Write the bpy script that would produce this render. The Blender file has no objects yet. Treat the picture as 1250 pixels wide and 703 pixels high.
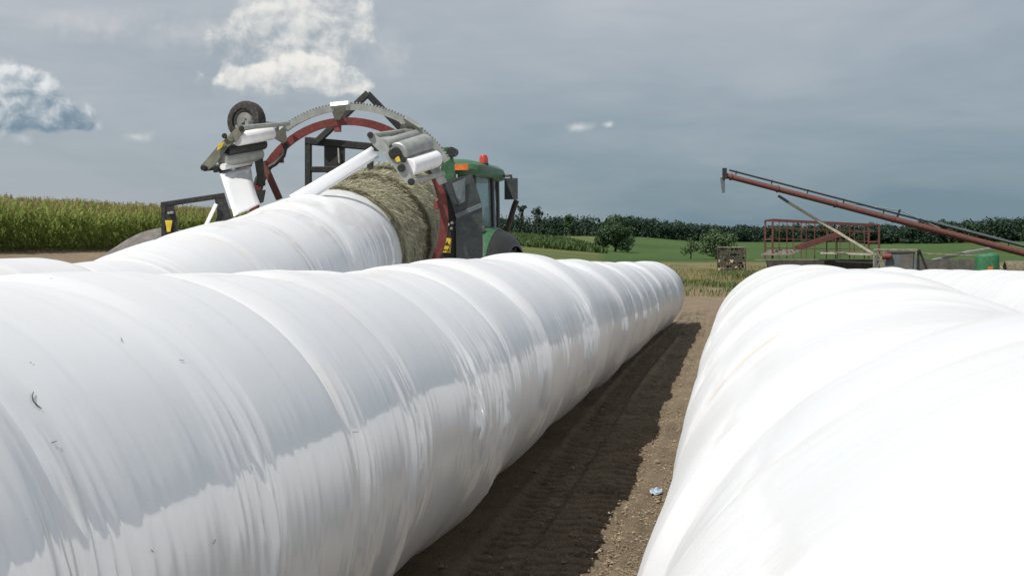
import bpy, math, random
import numpy as np
from mathutils import Vector, Matrix

random.seed(7)
RNG = np.random.default_rng(7)
SC = bpy.context.scene
COL = SC.collection
R = math.radians
PI = math.pi

# ------------------------------------------------------------------ camera
F = 1750.0                    # focal length in pixels of the 1250 px wide photograph
EYE = Vector((0.0, 0.0, 1.6))
YAW = math.atan(270 / F)
PITCH = math.atan(35.5 / F)
cam_d = bpy.data.cameras.new('camera')
cam = bpy.data.objects.new('camera', cam_d)
COL.objects.link(cam)
cam.location = EYE
cam.rotation_euler = (PI / 2 - PITCH, 0, YAW)
cam_d.sensor_width = 36
cam_d.lens = F / 1250 * 36
cam_d.clip_start = 0.05
cam_d.clip_end = 8000
SC.camera = cam
CAMM = Matrix.Translation(EYE) @ cam.rotation_euler.to_matrix().to_4x4()


def at(px, py, d):
    """World point seen at photo pixel (px, py), d metres in front of the camera."""
    return CAMM @ Vector(((px - 625) / F * d, (351.5 - py) / F * d, -d))


# ------------------------------------------------------------------ view, sky, sun
SC.view_settings.view_transform = 'Standard'
SC.view_settings.look = 'None'
SC.view_settings.gamma = 1
SC.view_settings.exposure = 0.40
EXPO = 2 ** 0.40
SUN_VEC = Vector((-0.40, -0.50, 0.92)).normalized()      # towards the sun: high, left and behind
SUN_EL = math.asin(SUN_VEC.z)
SUN_AZ = math.atan2(SUN_VEC.x, SUN_VEC.y)
sun_d = bpy.data.lights.new('sun', 'SUN')
sun_d.energy = 4.0
sun_d.angle = R(0.5)
sun_d.color = (1.0, 0.955, 0.89)
sun = bpy.data.objects.new('sun', sun_d)
COL.objects.link(sun)
sun.rotation_euler = SUN_VEC.to_track_quat('Z', 'Y').to_euler()
sun.location = (0, 0, 60)


class NT:
    """Small helper round a node tree."""
    def __init__(self, tree):
        self.t = tree
        tree.nodes.clear()

    def n(self, kind, **kw):
        nd = self.t.nodes.new(kind)
        for k, v in kw.items():
            setattr(nd, k, v)
        return nd

    def put(self, sock, v):
        if hasattr(v, 'is_output') or isinstance(v, bpy.types.NodeSocket):
            self.t.links.new(v, sock)
        else:
            if isinstance(v, (tuple, list)) and len(v) == 3 and len(sock.default_value) == 4:
                v = (*v, 1)
            sock.default_value = v

    def m(self, op, a, b=0.0, c=0.0, clamp=False):
        nd = self.n('ShaderNodeMath', operation=op, use_clamp=clamp)
        self.put(nd.inputs[0], a)
        self.put(nd.inputs[1], b)
        if op in ('MULTIPLY_ADD', 'SMOOTH_MAX', 'SMOOTH_MIN'):
            self.put(nd.inputs[2], c)
        return nd.outputs[0]

    def step(self, x, lo, hi, a=0.0, b=1.0):
        nd = self.n('ShaderNodeMapRange', interpolation_type='SMOOTHSTEP')
        for i, v in enumerate((x, lo, hi, a, b)):
            self.put(nd.inputs[i], v)
        return nd.outputs[0]

    def lin(self, x, lo, hi, a=0.0, b=1.0):
        nd = self.n('ShaderNodeMapRange')
        for i, v in enumerate((x, lo, hi, a, b)):
            self.put(nd.inputs[i], v)
        return nd.outputs[0]

    def mix(self, f, a, b, blend='MIX'):
        nd = self.n('ShaderNodeMix', data_type='RGBA', blend_type=blend)
        self.put(nd.inputs[0], f)
        self.put(nd.inputs[6], a)
        self.put(nd.inputs[7], b)
        return nd.outputs[2]

    def noise(self, vec, scale, detail=4, rough=0.55, dist=0.0, color=False):
        nd = self.n('ShaderNodeTexNoise')
        if vec is not None:
            self.put(nd.inputs['Vector'], vec)
        nd.inputs['Scale'].default_value = scale
        nd.inputs['Detail'].default_value = detail
        nd.inputs['Roughness'].default_value = rough
        nd.inputs['Distortion'].default_value = dist
        return nd.outputs[1 if color else 0]

    def xyz(self, x=0.0, y=0.0, z=0.0):
        nd = self.n('ShaderNodeCombineXYZ')
        for i, v in enumerate((x, y, z)):
            self.put(nd.inputs[i], v)
        return nd.outputs[0]

    def sep(self, v):
        nd = self.n('ShaderNodeSeparateXYZ')
        self.put(nd.inputs[0], v)
        return nd.outputs

    def scale(self, v, s):
        nd = self.n('ShaderNodeVectorMath', operation='MULTIPLY')
        self.put(nd.inputs[0], v)
        nd.inputs[1].default_value = s
        return nd.outputs[0]

    def bump(self, h, strength, dist, normal=None):
        nd = self.n('ShaderNodeBump')
        nd.inputs['Strength'].default_value = strength
        nd.inputs['Distance'].default_value = dist
        self.put(nd.inputs['Height'], h)
        if normal is not None:
            self.put(nd.inputs['Normal'], normal)
        return nd.outputs[0]


def srgb(r, g, b):
    def f(c):
        c /= 255
        return c / 12.92 if c <= 0.04045 else ((c + 0.055) / 1.055) ** 2.4
    return (f(r), f(g), f(b))


world = bpy.data.worlds.new('World')
SC.world = world
world.use_nodes = True
world.cycles.sampling_method = 'MANUAL'
world.cycles.sample_map_resolution = 256
W = NT(world.node_tree)
wd = W.n('ShaderNodeTexCoord').outputs['Generated']
wx, wy, wz = W.sep(wd)
az = W.m('ARCTAN2', wx, wy)
el = W.m('ARCSINE', wz)


def azel(px, py):
    d = (at(px, py, 1.0) - EYE).normalized()
    return math.atan2(d.x, d.y), math.asin(d.z)


BS = 0.1                                     # background strength


def skyc(r, g, b):
    c = srgb(r, g, b)
    return tuple(v / EXPO / BS for v in c)


ae = W.xyz(az, el, 0.0)
big = W.noise(W.scale(ae, (1.0, 3.2, 1)), 3.1, 5, 0.55, 0.4)
streak = W.noise(W.scale(ae, (1.0, 5.5, 1)), 7.0, 4, 0.6, 0.5)
tone = W.m('ADD', W.lin(el, 0.02, 0.19, 0.05, 0.84), W.lin(az, -0.5, 0.2, 0.22, -0.06))
low = W.m('MULTIPLY', W.step(el, 0.09, 0.0), W.step(az, 0.05, -0.45))
tone = W.m('MULTIPLY_ADD', low, 0.30, tone)
tone = W.m('MULTIPLY_ADD', W.m('SUBTRACT', big, 0.5), 1.25, tone)
tone = W.m('MULTIPLY_ADD', W.m('SUBTRACT', streak, 0.5), 0.35, tone, clamp=False)
tone = W.m('ADD', tone, 0.0, clamp=True)
base = W.mix(tone, skyc(103, 130, 147), skyc(188, 191, 196))
nish = W.n('ShaderNodeTexSky', sky_type='NISHITA', sun_disc=False)
nish.sun_elevation = SUN_EL
nish.sun_rotation = SUN_AZ
base = W.mix(0.10, base, nish.outputs[0])
# cumulus: masks in sky directions, billowed by noise
warp = W.noise(ae, 40, 3, 0.5, color=True)
wv = W.n('ShaderNodeVectorMath', operation='MULTIPLY_ADD')
W.put(wv.inputs[0], warp)
wv.inputs[1].default_value = (0.016, 0.013, 0)
W.put(wv.inputs[2], W.xyz(W.m('SUBTRACT', az, 0.008), W.m('SUBTRACT', el, 0.0065), 0.0))
wa = wv.outputs[0]


def puffs(vec):
    """Rounded billows: cells at two sizes over a little noise, about 0.5 on average."""
    tot = W.m('MULTIPLY_ADD', W.noise(vec, 48, 6, 0.58), 1.4, -0.20)
    for sc_, wt in ((46, 0.30), (105, 0.12)):
        vo = W.n('ShaderNodeTexVoronoi')
        W.put(vo.inputs['Vector'], vec)
        vo.inputs['Scale'].default_value = sc_
        tot = W.m('MULTIPLY_ADD', W.m('SUBTRACT', 0.45, vo.outputs['Distance']), wt, tot)
    return tot


billow = puffs(wa)
billow_l = puffs(W.xyz(W.m('SUBTRACT', W.sep(wa)[0], 0.0035), W.m('ADD', W.sep(wa)[1], 0.0050), 0.0))


def cloud(lobes, amp, soft, bright, dark, under, opacity, into):
    a, e, _ = W.sep(wa)
    best = None
    lo_ = azel(lobes[0][0], max(l[1] + l[3] * .8 for l in lobes))[1]
    hi_ = azel(lobes[0][0], min(l[1] - l[3] * .8 for l in lobes))[1]
    lit = W.lin(e, lo_, hi_, -0.35, 0.35)
    for (px, py, rx, ry) in lobes:
        a0, e0 = azel(px, py)
        u = W.m('DIVIDE', W.m('SUBTRACT', a, a0), rx / F)
        v = W.m('DIVIDE', W.m('SUBTRACT', e, e0), ry / F)
        d = W.m('SQRT', W.m('ADD', W.m('MULTIPLY', u, u), W.m('MULTIPLY', v, v)))
        s = W.m('SUBTRACT', 1.0, d)
        best = s if best is None else W.m('SMOOTH_MAX', s, best, 0.25)
    best = W.m('MULTIPLY_ADD', W.m('SUBTRACT', billow, 0.5), amp, best)
    cov = W.m('MULTIPLY', W.step(best, 0.0, soft), opacity)
    sh = W.m('MULTIPLY_ADD', W.m('SUBTRACT', billow, billow_l), 1.5, W.m('ADD', lit, under))
    c = W.mix(W.step(sh, -0.55, 0.75), dark, bright)
    return W.mix(cov, into, c)


skycol = cloud([(225, 40, 120, 34), (110, 30, 140, 28), (320, 112, 90, 28), (480, 70, 60, 40)], 0.9, 1.2, skyc(200, 203, 206), skyc(178, 185, 191), 0.2, 0.7, base)
skycol = cloud([(332, 34, 64, 54), (368, 22, 56, 44), (385, 58, 54, 32), (292, 56, 50, 26), (437, 36, 28, 44), (340, 72, 66, 22)],
               0.95, 0.55, skyc(236, 235, 231), skyc(158, 170, 179), 0.10, 0.95, skycol)
skycol = cloud([(355, 95, 104, 24), (300, 96, 52, 18), (412, 102, 56, 18), (365, 84, 44, 20)],
               1.05, 0.45, skyc(240, 238, 233), skyc(172, 181, 188), 0.30, 0.97, skycol)
skycol = cloud([(10, 118, 60, 44), (42, 116, 36, 34), (62, 136, 54, 28), (92, 151, 36, 10), (20, 142, 90, 22)],
               0.75, 0.4, skyc(236, 238, 238), skyc(120, 143, 160), -0.04, 0.96, skycol)
skycol = cloud([(710, 151, 24, 9), (742, 152, 11, 6), (120, 152, 11, 9), (172, 165, 26, 10), (28, 171, 16, 9)],
               0.8, 1.2, skyc(220, 223, 224), skyc(186, 193, 197), 0.3, 0.8, skycol)
bg = W.n('ShaderNodeBackground')
W.put(bg.inputs[0], skycol)
bg.inputs[1].default_value = BS
wo = W.n('ShaderNodeOutputWorld')
W.t.links.new(bg.outputs[0], wo.inputs[0])

# ------------------------------------------------------------------ materials


def new_mat(name):
    m = bpy.data.materials.new(name)
    m.use_nodes = True
    t = NT(m.node_tree)
    p = t.n('ShaderNodeBsdfPrincipled')
    o = t.n('ShaderNodeOutputMaterial')
    t.t.links.new(p.outputs[0], o.inputs[0])
    return m, t, p


def obj_co(t):
    return t.n('ShaderNodeTexCoord').outputs['Object']


def paint(name, col, rough=0.45, metal=0.0, var=0.35, scale=9.0, bump=0.0, dust_shade=(0.24, 0.20, 0.14), dustamt=0.25):
    m, t, p = new_mat(name)
    co = obj_co(t)
    n1 = t.noise(co, scale, 5, 0.6)
    n2 = t.noise(co, scale * 5, 4, 0.6)
    c = t.mix(t.lin(n1, 0.3, 0.7), tuple(v * (1 - var) for v in col), tuple(min(1, v * (1 + var * 0.6)) for v in col))
    c = t.mix(t.m('MULTIPLY', t.step(n2, 0.48, 0.72), dustamt), c, dust_shade)
    t.put(p.inputs['Base Color'], c)
    t.put(p.inputs['Roughness'], t.lin(n2, 0.3, 0.7, max(0.05, rough - 0.1), min(1, rough + 0.15)))
    p.inputs['Metallic'].default_value = metal
    if bump:
        t.put(p.inputs['Normal'], t.bump(n2, bump, 0.02))
    return m


M = {}
M['red'] = paint('red_paint', (0.16, 0.030, 0.027), 0.5)
M['rust_red'] = paint('weathered_red_paint', (0.105, 0.032, 0.026), 0.65, dustamt=0.25)
M['black'] = paint('black_paint', (0.012, 0.014, 0.014), 0.5, dustamt=0.12)
M['charcoal'] = paint('charcoal_panel', (0.035, 0.042, 0.043), 0.38, dustamt=0.15)
M['steel'] = paint('galvanised_steel', (0.34, 0.36, 0.34), 0.45, 0.4, var=0.25, dustamt=0.2)
M['olive'] = paint('grey_green_steel', (0.16, 0.165, 0.125), 0.5, 0.2)
M['green'] = paint('green_paint', (0.026, 0.105, 0.042), 0.4, dustamt=0.22)
M['green_dull'] = paint('green_tarp', (0.016, 0.13, 0.055), 0.6, bump=0.4)
M['rubber'] = paint('tyre_rubber', (0.018, 0.018, 0.018), 0.85, dustamt=0.35)
M['rim'] = paint('grey_rim', (0.20, 0.21, 0.20), 0.5, 0.3)
M['yellow'] = paint('yellow_sticker', (0.62, 0.46, 0.03), 0.5, dustamt=0.1)
M['orange'] = paint('orange_lens', (0.55, 0.15, 0.03), 0.25, dustamt=0.05)
M['beacon'] = paint('red_lens', (0.42, 0.05, 0.03), 0.2, dustamt=0.05)
M['roll'] = paint('white_film_roll', (0.74, 0.74, 0.75), 0.3, var=0.06, dustamt=0.04)
M['wood'] = paint('grey_boards', (0.22, 0.20, 0.17), 0.85, var=0.5, scale=4, bump=0.5)
M['wood_dark'] = paint('dark_boards', (0.055, 0.05, 0.042), 0.9, var=0.5, scale=4, bump=0.5)
M['end_grain'] = paint('pale_split_wood', (0.48, 0.38, 0.24), 0.85, var=0.4, scale=5)
M['bark'] = paint('bark', (0.045, 0.036, 0.028), 0.95, var=0.5, scale=6, bump=0.8)
M['concrete'] = paint('weathered_concrete', (0.10, 0.098, 0.088), 0.9, var=0.4, scale=2, bump=0.4)
M['cream'] = paint('cream_steel', (0.46, 0.44, 0.35), 0.55)
M['slate'] = paint('slate_blue_steel', (0.10, 0.125, 0.14), 0.55)
M['old_hay'] = paint('old_grey_hay', (0.13, 0.115, 0.075), 0.95, var=0.5, scale=7, bump=0.8)
M['scrap'] = paint('pale_plastic_scrap', (0.36, 0.45, 0.54), 0.35, dustamt=0.2)
M['lamp'] = paint('work_light_glass', (0.30, 0.33, 0.34), 0.1)
M['straw'] = paint('straw_bits', (0.44, 0.42, 0.28), 0.9, var=0.5)
M['dark_straw'] = paint('dry_dark_stem', (0.06, 0.05, 0.035), 0.9)

m, t, p = new_mat('cab_glass')
p.inputs['Base Color'].default_value = (0.55, 0.66, 0.66, 1)
p.inputs['Roughness'].default_value = 0.03
p.inputs['Transmission Weight'].default_value = 0.85
p.inputs['IOR'].default_value = 1.2
M['glass'] = m


def film(name, tint=(0.69, 0.70, 0.71), spec=0.15, sheen=1.0):
    m, t, p = new_mat(name)
    uv = t.n('ShaderNodeUVMap', uv_map='wrap').outputs[0]
    u, v, _ = t.sep(uv)
    hel = t.m('MULTIPLY_ADD', v, 0.13, u)                         # film spirals round the bales
    st = t.xyz(hel, t.m('MULTIPLY', v, 0.07), 0.0)
    fine = t.noise(st, 26, 5, 0.62, 0.25)
    fine2 = t.noise(t.xyz(hel, t.m('MULTIPLY', v, 0.035), 3.3), 70, 4, 0.6, 0.1)
    cloudy = t.noise(t.xyz(u, v, 1.7), 2.2, 4, 0.55)
    tint_n = t.noise(t.xyz(hel, t.m('MULTIPLY', v, 0.22), 5.1), 3.0, 6, 0.7, 0.6)
    c = t.mix(t.lin(tint_n, 0.36, 0.66), (tint[0] * .94, tint[1] * .955, tint[2] * .97), tint)
    att = t.n('ShaderNodeAttribute', attribute_name='dust_shade').outputs['Fac']
    dn = t.noise(t.xyz(u, t.m('MULTIPLY', v, 0.35), 9.0), 7, 5, 0.65)
    c = t.mix(t.m('MULTIPLY', att, t.step(dn, 0.34, 0.70, 0.0, 0.75)), c, (0.56, 0.46, 0.37))
    vo = t.n('ShaderNodeTexVoronoi')
    t.put(vo.inputs['Vector'], t.xyz(u, v, 0.0))
    vo.inputs['Scale'].default_value = 9
    rare = t.noise(t.xyz(u, v, 4.0), 3.1, 2, 0.5)
    sz = t.lin(rare, 0.42, 0.75, 0.0, 0.065)
    speck = t.m('LESS_THAN', vo.outputs['Distance'], sz)
    spn = t.noise(t.xyz(u, v, 2.0), 160, 3, 0.6)
    c = t.mix(t.m('MULTIPLY', speck, t.step(spn, 0.42, 0.58, 0.0, 0.75)), c, (0.13, 0.11, 0.075))
    smear = t.step(t.noise(t.xyz(t.m('MULTIPLY', u, 0.5), v, 6.0), 38, 3, 0.6), 0.72, 0.80, 0.0, 0.30)
    c = t.mix(smear, c, (0.36, 0.31, 0.23))
    t.put(p.inputs['Base Color'], c)
    p.inputs['Roughness'].default_value = 0.45
    p.inputs['Specular IOR Level'].default_value = spec
    gl = t.n('ShaderNodeBsdfGlossy')                              # many thin layers: an even mirror-like skin
    gl.inputs['Color'].default_value = (1, 1, 1, 1)
    t.put(gl.inputs['Roughness'], t.lin(cloudy, 0.3, 0.7, 0.04, 0.10))
    mx = t.n('ShaderNodeMixShader')
    mx.inputs[0].default_value = 0.22 * sheen
    out = [q for q in t.t.nodes if q.type == 'OUTPUT_MATERIAL'][0]
    t.t.links.new(p.outputs[0], mx.inputs[1])
    t.t.links.new(gl.outputs[0], mx.inputs[2])
    t.t.links.new(mx.outputs[0], out.inputs[0])
    hgt = t.m('MULTIPLY_ADD', fine2, 0.35, fine)
    nrm = t.bump(hgt, 0.034, 0.012)
    nrm = t.bump(t.noise(t.xyz(hel, t.m('MULTIPLY', v, 0.30), 8.0), 7.5, 4, 0.55, 0.4), 0.06, 0.03, nrm)
    t.put(p.inputs['Normal'], nrm)
    t.put(gl.inputs['Normal'], nrm)
    return m


M['film'] = film('white_stretch_film')

m, t, p = new_mat('hay')
uv = t.n('ShaderNodeUVMap', uv_map='wrap').outputs[0]
u, v, _ = t.sep(uv)
fib = t.noise(t.xyz(t.m('MULTIPLY', u, 1.0), t.m('MULTIPLY', v, 0.30), 0.0), 95, 6, 0.75, 1.0)
patch = t.noise(t.xyz(u, t.m('MULTIPLY', v, 0.6), 3.0), 5.5, 5, 0.6, 0.5)
c = t.mix(t.lin(fib, 0.34, 0.66), (0.09, 0.086, 0.048), (0.54, 0.50, 0.36))
c = t.mix(t.step(patch, 0.42, 0.68, 0.0, 0.6), c, (0.115, 0.145, 0.06))
t.put(p.inputs['Base Color'], c)
p.inputs['Roughness'].default_value = 0.9
t.put(p.inputs['Normal'], t.bump(t.m('MULTIPLY_ADD', patch, 0.6, fib), 0.9, 0.05))
M['hay'] = m


def leaf_mat(name, a, b, scale=0.4, trans=0.25):
    m, t, p = new_mat(name)
    geo = t.n('ShaderNodeNewGeometry')
    rnd = geo.outputs['Random Per Island']
    n = t.noise(geo.outputs['Position'], scale, 3, 0.6)
    f = t.m('MULTIPLY_ADD', n, 0.9, t.m('MULTIPLY_ADD', rnd, 0.6, -0.28), clamp=True)
    c = t.mix(f, a, b)
    t.put(p.inputs['Base Color'], c)
    p.inputs['Roughness'].default_value = 0.6
    p.inputs['Specular IOR Level'].default_value = 0.3
    tr = t.n('ShaderNodeBsdfTranslucent')
    t.put(tr.inputs[0], c)
    mx = t.n('ShaderNodeMixShader')
    mx.inputs[0].default_value = trans
    out = [x for x in t.t.nodes if x.type == 'OUTPUT_MATERIAL'][0]
    t.t.links.new(p.outputs[0], mx.inputs[1])
    t.t.links.new(tr.outputs[0], mx.inputs[2])
    t.t.links.new(mx.outputs[0], out.inputs[0])
    return m


M['wood_far'] = leaf_mat('far_wood_foliage', (0.012, 0.032, 0.019), (0.027, 0.056, 0.026), 0.05, 0.2)
M['oak'] = leaf_mat('broadleaf_foliage', (0.020, 0.050, 0.020), (0.048, 0.092, 0.030), 0.5, 0.15)
M['pale_leaf'] = leaf_mat('pale_bush_foliage', (0.035, 0.068, 0.028), (0.075, 0.12, 0.045), 0.5, 0.2)
M['corn'] = leaf_mat('corn_leaves', (0.16, 0.22, 0.052), (0.33, 0.38, 0.11), 0.12, 0.62)
M['tassel'] = leaf_mat('corn_tassels', (0.20, 0.15, 0.06), (0.34, 0.27, 0.12), 0.2)
M['grass'] = leaf_mat('dry_grass', (0.10, 0.12, 0.04), (0.36, 0.30, 0.15), 0.5)
M['weed'] = leaf_mat('green_weeds', (0.045, 0.085, 0.022), (0.12, 0.17, 0.05), 0.7)
M['crop'] = leaf_mat('low_crop_leaves', (0.035, 0.072, 0.016), (0.075, 0.12, 0.032), 0.1)

# ground: bare soil yard, dry grass edge, green fields behind
m, t, p = new_mat('ground_soil_and_fields')
co = t.n('ShaderNodeNewGeometry').outputs['Position']
x, y, z = t.sep(co)
f1 = t.noise(co, 1.3, 5, 0.6)
f2 = t.noise(co, 11, 6, 0.68)
f3 = t.noise(co, 85, 5, 0.7)
soil = t.mix(t.lin(f1, 0.32, 0.68), (0.14, 0.108, 0.074), (0.235, 0.185, 0.128))
soil = t.mix(t.step(f2, 0.40, 0.70, 0.0, 0.5), soil, (0.27, 0.215, 0.145))
soil = t.mix(t.step(f3, 0.48, 0.70, 0.0, 0.65), soil, (0.34, 0.27, 0.18))
soil = t.mix(t.step(f3, 0.46, 0.30, 0.0, 0.6), soil, (0.055, 0.040, 0.028))
tread_shade = t.n('ShaderNodeAttribute', attribute_name='dust_shade').outputs['Fac']     # shade of the tyre-print grooves, painted into the soil colour
soil = t.mix(t.m('MULTIPLY', tread_shade, t.lin(f2, 0.3, 0.7, 0.95, 0.7)), soil, (0.034, 0.026, 0.018))
wob = t.m('MULTIPLY', t.m('SUBTRACT', t.noise(co, 0.22, 4, 0.6), 0.5), 16.0)
yy = t.m('ADD', y, wob)
dry = t.mix(t.lin(t.noise(co, 0.5, 6, 0.7), 0.3, 0.7), (0.075, 0.078, 0.032), (0.20, 0.165, 0.085))
yx = t.m('MULTIPLY_ADD', t.step(x, -12, -20), 900.0, 0.0)
c = t.mix(t.step(t.m('SUBTRACT', yy, yx), 58, 70), soil, dry)
grn = t.mix(t.lin(t.noise(t.scale(co, (1, 0.25, 1)), 0.06, 6, 0.65), 0.3, 0.7), (0.032, 0.068, 0.017), (0.060, 0.098, 0.028))
fx = t.m('MULTIPLY_ADD', y, 0.0914, x)
grn2 = t.mix(t.lin(t.noise(t.scale(co, (0.3, 1, 1)), 0.12, 5, 0.65), 0.3, 0.7), (0.062, 0.090, 0.026), (0.12, 0.125, 0.045))
green = t.mix(t.step(fx, -1.0, 1.0), grn2, grn)
c = t.mix(t.step(t.m('MULTIPLY_ADD', wob, 0.5, y), 128, 140), c, green)
t.put(p.inputs['Base Color'], c)
p.inputs['Roughness'].default_value = 0.95
p.inputs['Specular IOR Level'].default_value = 0.15
hh = t.m('MULTIPLY_ADD', f3, 0.5, f2)
t.put(p.inputs['Normal'], t.bump(hh, 1.0, 0.05))
M['ground'] = m
M['gravel'] = paint('grey_gravel', (0.135, 0.125, 0.12), 0.95, var=0.4, scale=5, bump=1.0)
M['clod'] = paint('soil_clods', (0.25, 0.20, 0.135), 0.95, var=0.5, scale=3)

# ------------------------------------------------------------------ geometry helpers


def tag(o, label=None, cat=None, group=None, kind=None):
    if label:
        o['label'] = label
    if cat:
        o['category'] = cat
    if group:
        o['group'] = group
    if kind:
        o['kind'] = kind
    return o


def empty(name, loc, label, cat, group=None, rz=0.0):
    o = bpy.data.objects.new(name, None)
    o.empty_display_size = 0.2
    COL.objects.link(o)
    o.location = loc
    o.rotation_euler = (0, 0, rz)
    return tag(o, label, cat, group)


def mesh_np(name, V, Fq, mat, parent=None, smooth=True, uv=None, dust_shade=None, tri=False, world=True):
    """Object from numpy arrays; V are world coordinates (made local to an unrotated parent)."""
    V = np.asarray(V, dtype=np.float32)
    if parent is not None and world:
        V = V - np.array(parent.location, dtype=np.float32)
    Fq = np.asarray(Fq, dtype=np.int32)
    k = Fq.shape[1]
    me = bpy.data.meshes.new(name)
    me.vertices.add(len(V))
    me.vertices.foreach_set('co', V.ravel())
    me.loops.add(Fq.size)
    me.loops.foreach_set('vertex_index', Fq.ravel())
    me.polygons.add(len(Fq))
    me.polygons.foreach_set('loop_start', np.arange(0, Fq.size, k, dtype=np.int32))
    me.polygons.foreach_set('loop_total', np.full(len(Fq), k, dtype=np.int32))
    me.polygons.foreach_set('use_smooth', np.full(len(Fq), smooth, dtype=bool))
    if uv is not None:
        l = me.uv_layers.new(name='wrap')
        l.data.foreach_set('uv', np.asarray(uv, dtype=np.float32)[Fq.ravel()].ravel())
    if dust_shade is not None:
        a = me.attributes.new('dust_shade', 'FLOAT', 'POINT')
        a.data.foreach_set('value', np.asarray(dust_shade, dtype=np.float32))
    me.update(calc_edges=True)
    me.validate()
    me.materials.append(mat)
    o = bpy.data.objects.new(name, me)
    COL.objects.link(o)
    if parent is not None:
        o.parent = parent
    return o


class MB:
    """Collects simple shapes and links them as one mesh object."""
    def __init__(self):
        self.v, self.f = [], []

    def add(self, vs, fs):
        o = len(self.v)
        self.v += [Vector(q) for q in vs]
        self.f += [tuple(i + o for i in f) for f in fs]
        return self

    def box(self, c, s, rot=None):
        c = Vector(c)
        h = Vector(s) / 2
        vs = []
        for i in (-1, 1):
            for j in (-1, 1):
                for k in (-1, 1):
                    q = Vector((i * h.x, j * h.y, k * h.z))
                    vs.append(c + (rot @ q if rot else q))
        return self.add(vs, [(0, 1, 3, 2), (4, 6, 7, 5), (0, 4, 5, 1), (2, 3, 7, 6), (0, 2, 6, 4), (1, 5, 7, 3)])

    def bar(self, a, b, w, h=None, up=(0, 0, 1), bev=0.12):
        """Rectangular tube with chamfered edges from a to b."""
        h = h or w
        a, b = Vector(a), Vector(b)
        d = (b - a).normalized()
        s = d.cross(Vector(up))
        if s.length < 1e-4:
            s = d.cross(Vector((1, 0, 0)))
        s.normalize()
        u = s.cross(d)
        e = min(w, h) * bev
        pr = [(-w / 2 + e, -h / 2), (w / 2 - e, -h / 2), (w / 2, -h / 2 + e), (w / 2, h / 2 - e),
              (w / 2 - e, h / 2), (-w / 2 + e, h / 2), (-w / 2, h / 2 - e), (-w / 2, -h / 2 + e)]
        vs = [p_ + s * x_ + u * y_ for p_ in (a, b) for x_, y_ in pr]
        fs = [(i, (i + 1) % 8, 8 + (i + 1) % 8, 8 + i) for i in range(8)]
        fs += [tuple(range(7, -1, -1)), tuple(range(8, 16))]
        return self.add(vs, fs)

    def tube(self, pts, r, n=10, closed=False, cap=True):
        pts = [Vector(q) for q in pts]
        m_ = len(pts)
        rr = r if isinstance(r, (list, tuple)) else [r] * m_
        vs, fs = [], []
        prev = None
        for i, q in enumerate(pts):
            if closed:
                d = pts[(i + 1) % m_] - pts[i - 1]
            else:
                d = pts[min(i + 1, m_ - 1)] - pts[max(i - 1, 0)]
            d.normalize()
            if prev is None:
                s = d.cross(Vector((0, 0, 1)))
                if s.length < 1e-3:
                    s = d.cross(Vector((1, 0, 0)))
            else:
                s = prev - d * prev.dot(d)
            s.normalize()
            prev = s
            u = s.cross(d)
            vs += [q + (s * math.cos(2 * PI * k / n) + u * math.sin(2 * PI * k / n)) * rr[i] for k in range(n)]
        seg = m_ if closed else m_ - 1
        for i in range(seg):
            j = (i + 1) % m_
            fs += [(i * n + k, i * n + (k + 1) % n, j * n + (k + 1) % n, j * n + k) for k in range(n)]
        if cap and not closed:
            fs += [tuple(range(n - 1, -1, -1)), tuple(range((m_ - 1) * n, m_ * n))]
        return self.add(vs, fs)

    def plate(self, pts, th, direction=None):
        pts = [Vector(q) for q in pts]
        n = Vector((0, 0, 0))
        for i in range(len(pts)):
            n += pts[i].cross(pts[(i + 1) % len(pts)])
        n = Vector(direction).normalized() if direction else n.normalized()
        k = len(pts)
        vs = [q - n * th / 2 for q in pts] + [q + n * th / 2 for q in pts]
        fs = [tuple(range(k - 1, -1, -1)), tuple(range(k, 2 * k))]
        fs += [(i, (i + 1) % k, k + (i + 1) % k, k + i) for i in range(k)]
        return self.add(vs, fs)

    def lathe(self, c, axis, prof, n=28, caps=True):
        """prof: list of (offset along axis, radius)."""
        c = Vector(c)
        ax = Vector(axis).normalized()
        s = ax.cross(Vector((0, 0, 1)))
        if s.length < 1e-3:
            s = ax.cross(Vector((1, 0, 0)))
        s.normalize()
        u = s.cross(ax)
        vs, fs = [], []
        for o, r in prof:
            vs += [c + ax * o + (s * math.cos(2 * PI * k / n) + u * math.sin(2 * PI * k / n)) * r for k in range(n)]
        for i in range(len(prof) - 1):
            fs += [(i * n + k, (i + 1) * n + k, (i + 1) * n + (k + 1) % n, i * n + (k + 1) % n) for k in range(n)]
        if caps:
            fs += [tuple(range(n)), tuple(range(len(prof) * n - 1, (len(prof) - 1) * n - 1, -1))]
        else:                                              # open ring: close the bore instead
            m_ = len(prof) - 1
            fs += [(m_ * n + k, k, (k + 1) % n, m_ * n + (k + 1) % n) for k in range(n)]
        return self.add(vs, fs)

    def ball(self, c, r, n=12, squash=(1, 1, 1)):
        prof = [(-math.cos(PI * i / 8) * r * squash[2], max(1e-3, math.sin(PI * i / 8) * r * squash[0])) for i in range(9)]
        return self.lathe(c, (0, 0, 1), prof, n)

    def build(self, name, mat, parent=None, smooth=False, world=True, angle=35):
        off = Vector(parent.location) if (parent is not None and world) else Vector((0, 0, 0))
        par = parent
        while par is not None and world and par.parent is not None:
            par = par.parent
            off += Vector(par.location)
        me = bpy.data.meshes.new(name)
        me.from_pydata([tuple(q - off) for q in self.v], [], self.f)
        me.update()
        import bmesh
        bm = bmesh.new()
        bm.from_mesh(me)
        bmesh.ops.recalc_face_normals(bm, faces=bm.faces)
        if smooth:
            for f in bm.faces:
                f.smooth = True
            for e in bm.edges:
                if len(e.link_faces) == 2 and e.calc_face_angle(0) > R(angle):
                    e.smooth = False
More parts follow.
